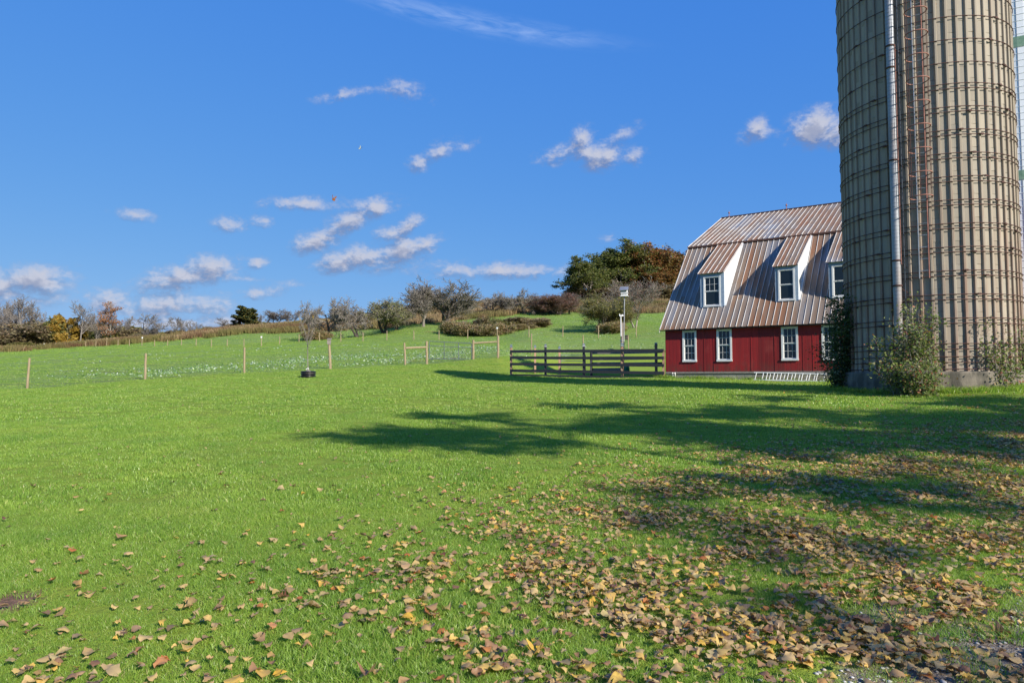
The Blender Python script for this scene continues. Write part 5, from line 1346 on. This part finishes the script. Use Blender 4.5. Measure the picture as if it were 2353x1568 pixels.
for (key, tx_, ty_, h, wd_, lb_) in (('shade_a', -3.9, 17.6, 13.5, 3.0, 'leafy tree beyond the right edge whose shade reaches farthest left on the lawn'), ('shade_a', .4, 19.6, 13.5, 3.2, 'leafy tree beyond the right edge shading the middle of the lawn'),
                                 ('shade_b', 4.6, 21.0, 13.0, 3.2, 'thin crowned tree beyond the right edge'), ('shade_a', 10.6, 20.6, 13.0, 3.0, 'leafy tree beyond the right edge nearest the silo'), ('shade_a', 3.2, 16.9, 13.0, 3.0, 'broad leafy tree in the middle of the shade trees beyond the right edge'), ('shade_a', 8.2, 16.6, 12.5, 3.0, 'leafy tree behind the broad one beyond the right edge'),
                                 ('shade_c', -1.2, 7.2, 12, 2.2, 'sparse tree behind the viewer dappling the leaf covered lawn'), ('shade_c', 1.6, 8.8, 12, 3.0, 'thin tiered tree behind the viewer left of the sparse one'), ('shade_c', 4.4, 7.2, 12.5, 3.0, 'very thin tree whose shade crosses the gravel edge'), ('shade_c', 7.4, 8.6, 12.5, 3.2, 'sparse tree far to the right of the viewer'), ('shade_c', 2.2, 12.4, 12.5, 3.0, 'thin tiered tree between the leafy shade trees and the viewer'), ('shade_b', 5.8, 11.2, 12.5, 3.0, 'sparse tree right of the viewer dappling the gravel edge')):
    ln = (h + .3) / tan(SUN_EL); x, y = tx_ + ln * .645, ty_ - ln * .764      # base placed so that the shade of its top falls at (tx_, ty_)
    plant(key, 'lawn_tree', lb_, 'tree', 0, 0, 0, loc=Vector((x, y, gz(x, y))), hgt=h, wid_m=wd_)

# ------------------------------------------------------------------ grass (stuff)
gp1 = [blades('turf%d' % i, 480, .44, .041, .0038, MAT['grass'], lean=.7, seed=i) for i in range(5)]
gp2 = [blades('turfw%d' % i, 320, .6, .042, .0075, MAT['grass'], lean=.6, seed=10 + i) for i in range(4)]
gp3 = [blades('turff%d' % i, 220, 1.0, .050, .016, MAT['grass'], lean=.5, seed=20 + i) for i in range(3)]


def inview(x, y, m=.80, add=4.5): return (np.abs(x) < m * y + add)
def fieldpts(y0, y1, step, m=.80):
    a = np.arange(-m * y1 - 4.5, m * y1 + 4.5, step); b = np.arange(y0, y1, step); x, y = np.meshgrid(a, b); x = x.ravel(); y = y.ravel()
    x = x + rng.uniform(-.5, .5, len(x)) * step; y = y + rng.uniform(-.5, .5, len(y)) * step; k = inview(x, y, m); return x[k], y[k]


SIL = lambda x, y: ((x - SX) ** 2 + (y - SY) ** 2) > (FR + .1) ** 2
def barn_out(x, y):
    q = np.stack([x, y], 1) - bC[:2]; s = q @ bE[:2]; d = q @ bN[:2]; return ~((s > -.1) & (s < LEN) & (d > -.05) & (d < 23))
for nm, (ya, yb, st, pr_, s0_) in dict(near=(2.0, 7.5, .20, gp1, 1.0), mid=(7.5, 18, .34, gp2, 1.0), far=(18, 62, .62, gp3, 1.0)).items():
    x, y = fieldpts(ya, yb, st); k = (rng.random(len(x)) > np.clip(gravel_w(x, y) * 1.35 - .15, 0, .93)) & (rng.random(len(x)) > dirt_w(x, y) * 1.6) & SIL(x, y) & barn_out(x, y)
    if nm == 'far': k &= y < np.interp(1176 + F * x / y, FU, FY)
    x, y = x[k], y[k]; z = zt(x, y) - .006
    sc_ = rng.uniform(.75, 1.2, len(x)) * (.9 + .25 * np.sin(x * 1.7 + np.sin(y * 1.3)) * np.sin(y * 1.1)) * s0_
    scatter('lawn_grass', np.stack([x, y, z], 1), rng.random(len(x)) * 6.28, sc_, pr_, {'near': 'short green blades of the near lawn', 'mid': 'short green grass of the middle lawn', 'far': 'mown green grass of the far lawn'}[nm])
# pasture tufts
pp_ = [blades('past%d' % i, 170, 1.5, .055, .018, MAT['grass'], lean=.7, seed=40 + i, hv=.5) for i in range(3)]
x, y = fieldpts(36, 128, 1.15, .82); k = (y > np.interp(1176 + F * x / y, FU, FY) + .2) & barn_out(x, y); x, y = x[k], y[k]; z = zt(x, y)
k = ~is_tall(x, y, z); x, y, z = x[k], y[k], z[k]
scatter('pasture_grass', np.stack([x, y, z], 1), rng.random(len(x)) * 6.28, rng.uniform(.7, 1.5, len(x)), pp_, 'rough green grass of the pasture beyond the lawn')
pq_ = [blades('pastw%d' % i, 150, 2.8, .07, .045, MAT['grass'], lean=.7, seed=46 + i, hv=.5) for i in range(2)]
x, y = fieldpts(118, 200, 2.1, .70); z = zt(x, y); k = ~is_tall(x, y, z) & barn_out(x, y); x, y, z = x[k], y[k], z[k]
scatter('hillside_grass', np.stack([x, y, z], 1), rng.random(len(x)) * 6.28, rng.uniform(.7, 1.5, len(x)), pq_, 'green grass on the upper slope under the hill trees')
# broad leaves in bands, glints of light painted as pale leaf colour
def broad(name, n_, size, s, mat, seed):
    r = np.random.default_rng(seed); c = np.stack([(r.random(n_) - .5) * size, (r.random(n_) - .5) * size, .04 + .12 * r.random(n_)], 1)
    return proto(leaf_cloud(name, [(Vector(p), None) for p in c], 1, s, .05, mat, seed=seed, aspect=.75, flatten=.1))
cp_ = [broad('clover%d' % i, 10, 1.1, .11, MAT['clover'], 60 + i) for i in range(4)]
x = rng.uniform(-62, 34, 60000); y = rng.uniform(38, 104, 60000); k = inview(x, y) & (y > np.interp(1176 + F * x / y, FU, FY) + .6) & barn_out(x, y); x, y = x[k], y[k]
z = zt(x, y); u_, v_ = uv_of(x, y, z); t = (v_ - 767) / (np.interp(u_, [65, 334, 561, 757, 980, 1144, 1339], [893, 873, 857, 845, 836, 824, 808]) - 767)
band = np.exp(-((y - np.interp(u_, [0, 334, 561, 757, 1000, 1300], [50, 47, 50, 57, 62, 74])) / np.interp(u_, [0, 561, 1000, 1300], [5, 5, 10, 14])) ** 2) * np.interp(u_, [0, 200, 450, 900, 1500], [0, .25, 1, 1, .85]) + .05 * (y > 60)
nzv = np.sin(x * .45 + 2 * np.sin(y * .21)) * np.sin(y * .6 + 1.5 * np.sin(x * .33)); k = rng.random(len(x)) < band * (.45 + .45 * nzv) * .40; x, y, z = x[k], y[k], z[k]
scatter('broad_leaf_weeds', np.stack([x, y, z], 1), rng.random(len(x)) * 6.28, rng.uniform(.7, 1.3, len(x)), cp_, 'broad leaved weeds with glints painted pale, in bands across the pasture')
# tall dry grass on the slope
tp_ = [blades('tall%d' % i, 90, 2.4, 1.05, .11, MAT['tallgrass'], lean=.35, seed=50 + i, hv=.4) for i in range(4)]
a = np.arange(-190, 190, 1.25); b = np.arange(104, 300, 1.5); x, y = np.meshgrid(a, b); x = x.ravel() + rng.uniform(-.6, .6, x.size); y = y.ravel() + rng.uniform(-.7, .7, y.size); k = inview(x, y, .78, 3) & barn_out(x, y); x, y = x[k], y[k]
z = zt(x, y); k = is_tall(x, y, z); u_, v_ = uv_of(x, y, z); k &= (u_ < 1720); x, y, z = x[k], y[k], z[k]
scatter('tall_dry_grass', np.stack([x, y, z], 1), rng.random(len(x)) * 6.28, rng.uniform(.55, 1.25, len(x)) * np.where(y < 126, .3 + .5 * rng.random(len(x)) ** 2, 1), tp_, 'tall tan and russet grass covering the slope above the pasture')
# weeds and moss at the foot of silo and barn
wp_ = [blades('weed%d' % i, 40, .35, .16, .012, MAT['grass'], lean=.9, seed=80 + i, hv=.5) for i in range(2)]
aa = np.concatenate([A0 + np.radians(rng.uniform(-75, 80, 260))]); rr_ = FR + rng.uniform(.0, .28, len(aa)); x = SX + np.cos(aa) * rr_; y = SY + np.sin(aa) * rr_
ss = rng.uniform(-.2, 9, 90); dd = rng.uniform(-.22, -.03, 90); x = np.concatenate([x, bC[0] + ss * bE[0] + dd * bN[0]]); y = np.concatenate([y, bC[1] + ss * bE[1] + dd * bN[1]])
ss = np.concatenate([rng.normal(.15, .25, 22)]); dd = rng.uniform(-.35, -.03, 22); x = np.concatenate([x, bC[0] + ss * bE[0] + dd * bN[0]]); y = np.concatenate([y, bC[1] + ss * bE[1] + dd * bN[1]])
scatter('foot_weeds', np.stack([x, y, zt(x, y)], 1), rng.random(len(x)) * 6.28, rng.uniform(.5, 1.3, len(x)), wp_, 'longer uncut grass around the foot of the silo and the barn wall')

# ------------------------------------------------------------------ gravel
gb = MB()
def pebble(r, seed):
    R = np.random.default_rng(seed); v = [(0, 0, .55), (1, 0, .1), (.5, .87, .0), (-.5, .87, .1), (-1, 0, 0), (-.5, -.87, .1), (.5, -.87, .0), (0, 0, -.4)]
    v = np.array(v) * (1 + .3 * (R.random((8, 3)) - .5)) * r; f = [(0, i, i % 6 + 1) for i in range(1, 7)] + [(7, i % 6 + 1, i) for i in range(1, 7)]
    return v, np.array(f)
co_l = []; fc_l = []; nb = 0
for i in range(5200):
    x = rng.uniform(.8, 5.5); y = rng.uniform(2.9, 6.0)
    if rng.random() > gravel_w(x, y) ** 1.5 * .85 or not inview(x, y): continue
    v, f = pebble(rng.uniform(.006, .017), i % 40); co_l.append(v + np.array([x, y, gz(x, y) + .003])); fc_l.append(f + nb); nb += 8
tag(link('gravel', npmesh('gravel', np.concatenate(co_l), np.concatenate(fc_l), 3, MAT['pebble'])), 'grey crushed stone showing through the grass at the near right', kind='stuff')

# ------------------------------------------------------------------ fallen leaves
def leafmesh(seed, maple=False):
    R = np.random.default_rng(seed); nu = 9; cols = [-1, -.5, 0, .5, 1]
    prof = [.12, .72, .98, 1.0, .93, .78, .55, .28, .0]
    if maple: prof = [.2, 1.2, .62, 1.25, .85, .45, .65, .3, .0]
    fold = R.uniform(-.15, .35); curl = R.uniform(-.8, .9); tw = R.uniform(-.6, .6); wv = R.uniform(.03, .10); cup = R.uniform(-1.2, 1.6); V = []; Fc = []
    asp = R.uniform(.36, .52)
    for i in range(nu):
        t = i / (nu - 1)
        for c in cols:
            wdt = prof[i] * asp * (1 + .10 * R.standard_normal() * abs(c)); x = c * wdt; y = t - .5
            z = abs(x) * fold + cup * x * x + curl * (y * y) + tw * x * y + wv * R.standard_normal() * abs(c); V.append((x, y * (1 - .2 * abs(curl)), z))
    for i in range(nu - 1):
        for j in range(4): b = i * 5 + j; Fc.append((b, b + 1, b + 6, b + 5))
    V = np.array(V); V[:, 2] -= V[:, 2].min()
    s = len(V); V = np.concatenate([V, [(-.012, -.5, V[2, 2]), (.012, -.5, V[2, 2]), (.03, -.85, V[2, 2] + .06), (.01, -.85, V[2, 2] + .06)]]); Fc.append((s, s + 1, s + 2, s + 3))
    return V, np.array(Fc)


LM = [leafmesh(i, maple=(i % 7 == 6)) for i in range(26)]
def ldens(x, y):
    q = x / np.maximum(y, 1); yb = np.interp(q, [-.8, -.5, -.11, .143, .4, .8], [4.4, 5.0, 6.4, 8.4, 10.2, 14.0])
    core_ = 1 / (1 + np.exp((y - yb) / (.085 * yb))); g_ = np.interp(q, [-.8, -.3, .0, .3, .8], [60, 85, 310, 560, 540])
    cl = .5 + .5 * np.sin(x * 2.1 + 1.3 * np.sin(y * 1.7)) * np.sin(y * 2.6 + x + 1.1 * np.sin(x * 1.9)); cl2 = .5 + .5 * np.sin(x * 5.3 + 2 * np.sin(y * 4.1)) * np.sin(y * 6.1 + 2 * np.sin(x * 3.3))
    tail = np.interp(q, [-.8, 0, .3, .8], [7.0, 9.0, 13.0, 20.0]) * np.exp(-np.maximum(y - yb, 0) / (.55 * yb)) + .05
    return core_ * g_ * (.10 + 1.0 * cl * (.4 + .9 * cl2)) + tail
NC = 420000; area = 0
y = rng.uniform(2.6, 26, NC); half = .82 * y + 2.6; x = rng.uniform(-1, 1, NC) * half; wgt_ = ldens(x, y) * (2 * half) * (26 - 2.6) / NC * np.where(gravel_w(x, y) > .45, .38, 1.0) * np.interp(y, [3.2, 5.5, 7], [1.9, 1.3, 1.0])
k = (rng.random(NC) < wgt_) & SIL(x, y); x, y = x[k], y[k]
z = zt(x, y); order = np.argsort(y); x, y, z = x[order], y[order], z[order]
g_in = gravel_w(x, y) > .6
size_ = rng.uniform(.030, .078, len(x)) * np.where(rng.random(len(x)) < .12, 1.3, 1); rzl = rng.random(len(x)) * 6.28; tx = rng.normal(0, .17, len(x)); ty = rng.normal(0, .17, len(x))
flip = rng.random(len(x)) < .5; lift = np.where(g_in, .006, rng.uniform(.016, .046, len(x))); mi = rng.integers(0, 26, len(x))
u_, v_ = uv_of(x, y, z); infr = np.where((v_ < 1575) & (np.abs(u_ - 1176) < 1190))[0]
near_i = set(infr[:300].tolist())
lmesh = []
for V, Fc in LM:
    me = npmesh('leaf', V, Fc, 4, MAT['fallen'], smooth=True); lmesh.append(me)
co_l = []; fc_l = []; nb = 0
for i in range(len(x)):
    R_ = Matrix.Rotation(rzl[i], 3, 'Z') @ Matrix.Rotation(ty[i], 3, 'Y') @ Matrix.Rotation(tx[i] + (pi if flip[i] else 0), 3, 'X')
    lz = z[i] + lift[i] + (size_[i] * .25 if flip[i] else 0)
    if i in near_i:
        o = bpy.data.objects.new('fallen_leaf', lmesh[mi[i]]); COL.objects.link(o); o.location = (x[i], y[i], lz); o.rotation_euler = R_.to_euler(); o.scale = (size_[i],) * 3
        o['label'] = 'dry curled autumn leaf lying in the foreground grass' if not g_in[i] else 'dry autumn leaf lying on the gravel patch'; o['category'] = 'leaf'; o['group'] = 'autumn leaves fallen in the foreground' if not g_in[i] else 'autumn leaves on the gravel patch'
    else:
        V, Fc = LM[mi[i]]; V2 = (V * size_[i]) @ np.array(R_).T + np.array([x[i], y[i], lz]); co_l.append(V2); fc_l.append(Fc + nb); nb += len(V)
tag(link('fallen_leaves', npmesh('fallen_leaves', np.concatenate(co_l), np.concatenate(fc_l), 4, MAT['fallen'], smooth=True)), 'yellow and brown autumn leaves strewn over the lawn farther back', kind='stuff')

# ------------------------------------------------------------------ butterflies
def wing_mat(name, c1, c2):
    m, n = M_(name); uv = n.n('ShaderNodeTexCoord').outputs['Object']; v = n.n('ShaderNodeTexVoronoi', feature='DISTANCE_TO_EDGE', ins={'Vector': uv, 'Scale': 60.0})
    finish(n, n.mix(n.rng(v.outputs['Distance'], .02, .08), c2, c1), .6, trans=(.35, (1.1, .9, .6))); return m
def butterfly(label, loc, s, c1, c2, rot):
    t = thing('butterfly', label, 'butterfly', loc); t.rotation_euler = rot
    b = MB(); b.tube([(0, -.22, 0), (0, -.1, .01), (0, .08, .01), (0, .2, 0), (0, .27, 0)], [.015, .035, .045, .03, .02], 8)
    for sx in (-1, 1): b.tube([(0, .26, 0), (sx * .08, .42, .03)], .005, 4)
    b.build('body', MAT['bark_dark'], t); wm = wing_mat('wing', c1, c2); em = MAT['bark_dark']
    for sx, ang in ((-1, 58), (1, 42)):
        ca, sa = cos(radians(ang)), sin(radians(ang))
        for nm, pts in (('forewing', [(0, .12), (.28, .42), (.52, .58), (.60, .46), (.48, .18), (.2, .02), (0, 0)]), ('hindwing', [(0, .02), (.3, .02), (.44, -.12), (.38, -.34), (.2, -.40), (.04, -.2)])):
            w_ = MB(); cx = sum(p[0] for p in pts) / len(pts); cy = sum(p[1] for p in pts) / len(pts); top = [Vector((sx * a * ca, b_, a * sa)) for a, b_ in pts]; k = len(top); th = Vector((sx * sa, 0, -ca)) * -.008
            w_.add(top + [p + th for p in top], [tuple(range(k)), tuple(range(2 * k - 1, k - 1, -1))] + [(i, k + i, k + (i + 1) % k, (i + 1) % k) for i in range(k)]); wo = w_.build(nm, wm, t)
            e_ = MB(); e_.tube(top + [top[0]], .016, 4); e_.build('wing_edge', em, wo)
    t.scale = (s,) * 3
butterfly('orange butterfly flying in front of a small cloud', P(765, 458, 7.0), .062, (.55, .20, .03), (.05, .03, .01), (1.2, .2, .5))
butterfly('pale blurred butterfly high in the blue sky above the orange one', P(828, 342, 9.5), .058, (.42, .52, .55), (.25, .35, .38), (1.1, .5, -.4))
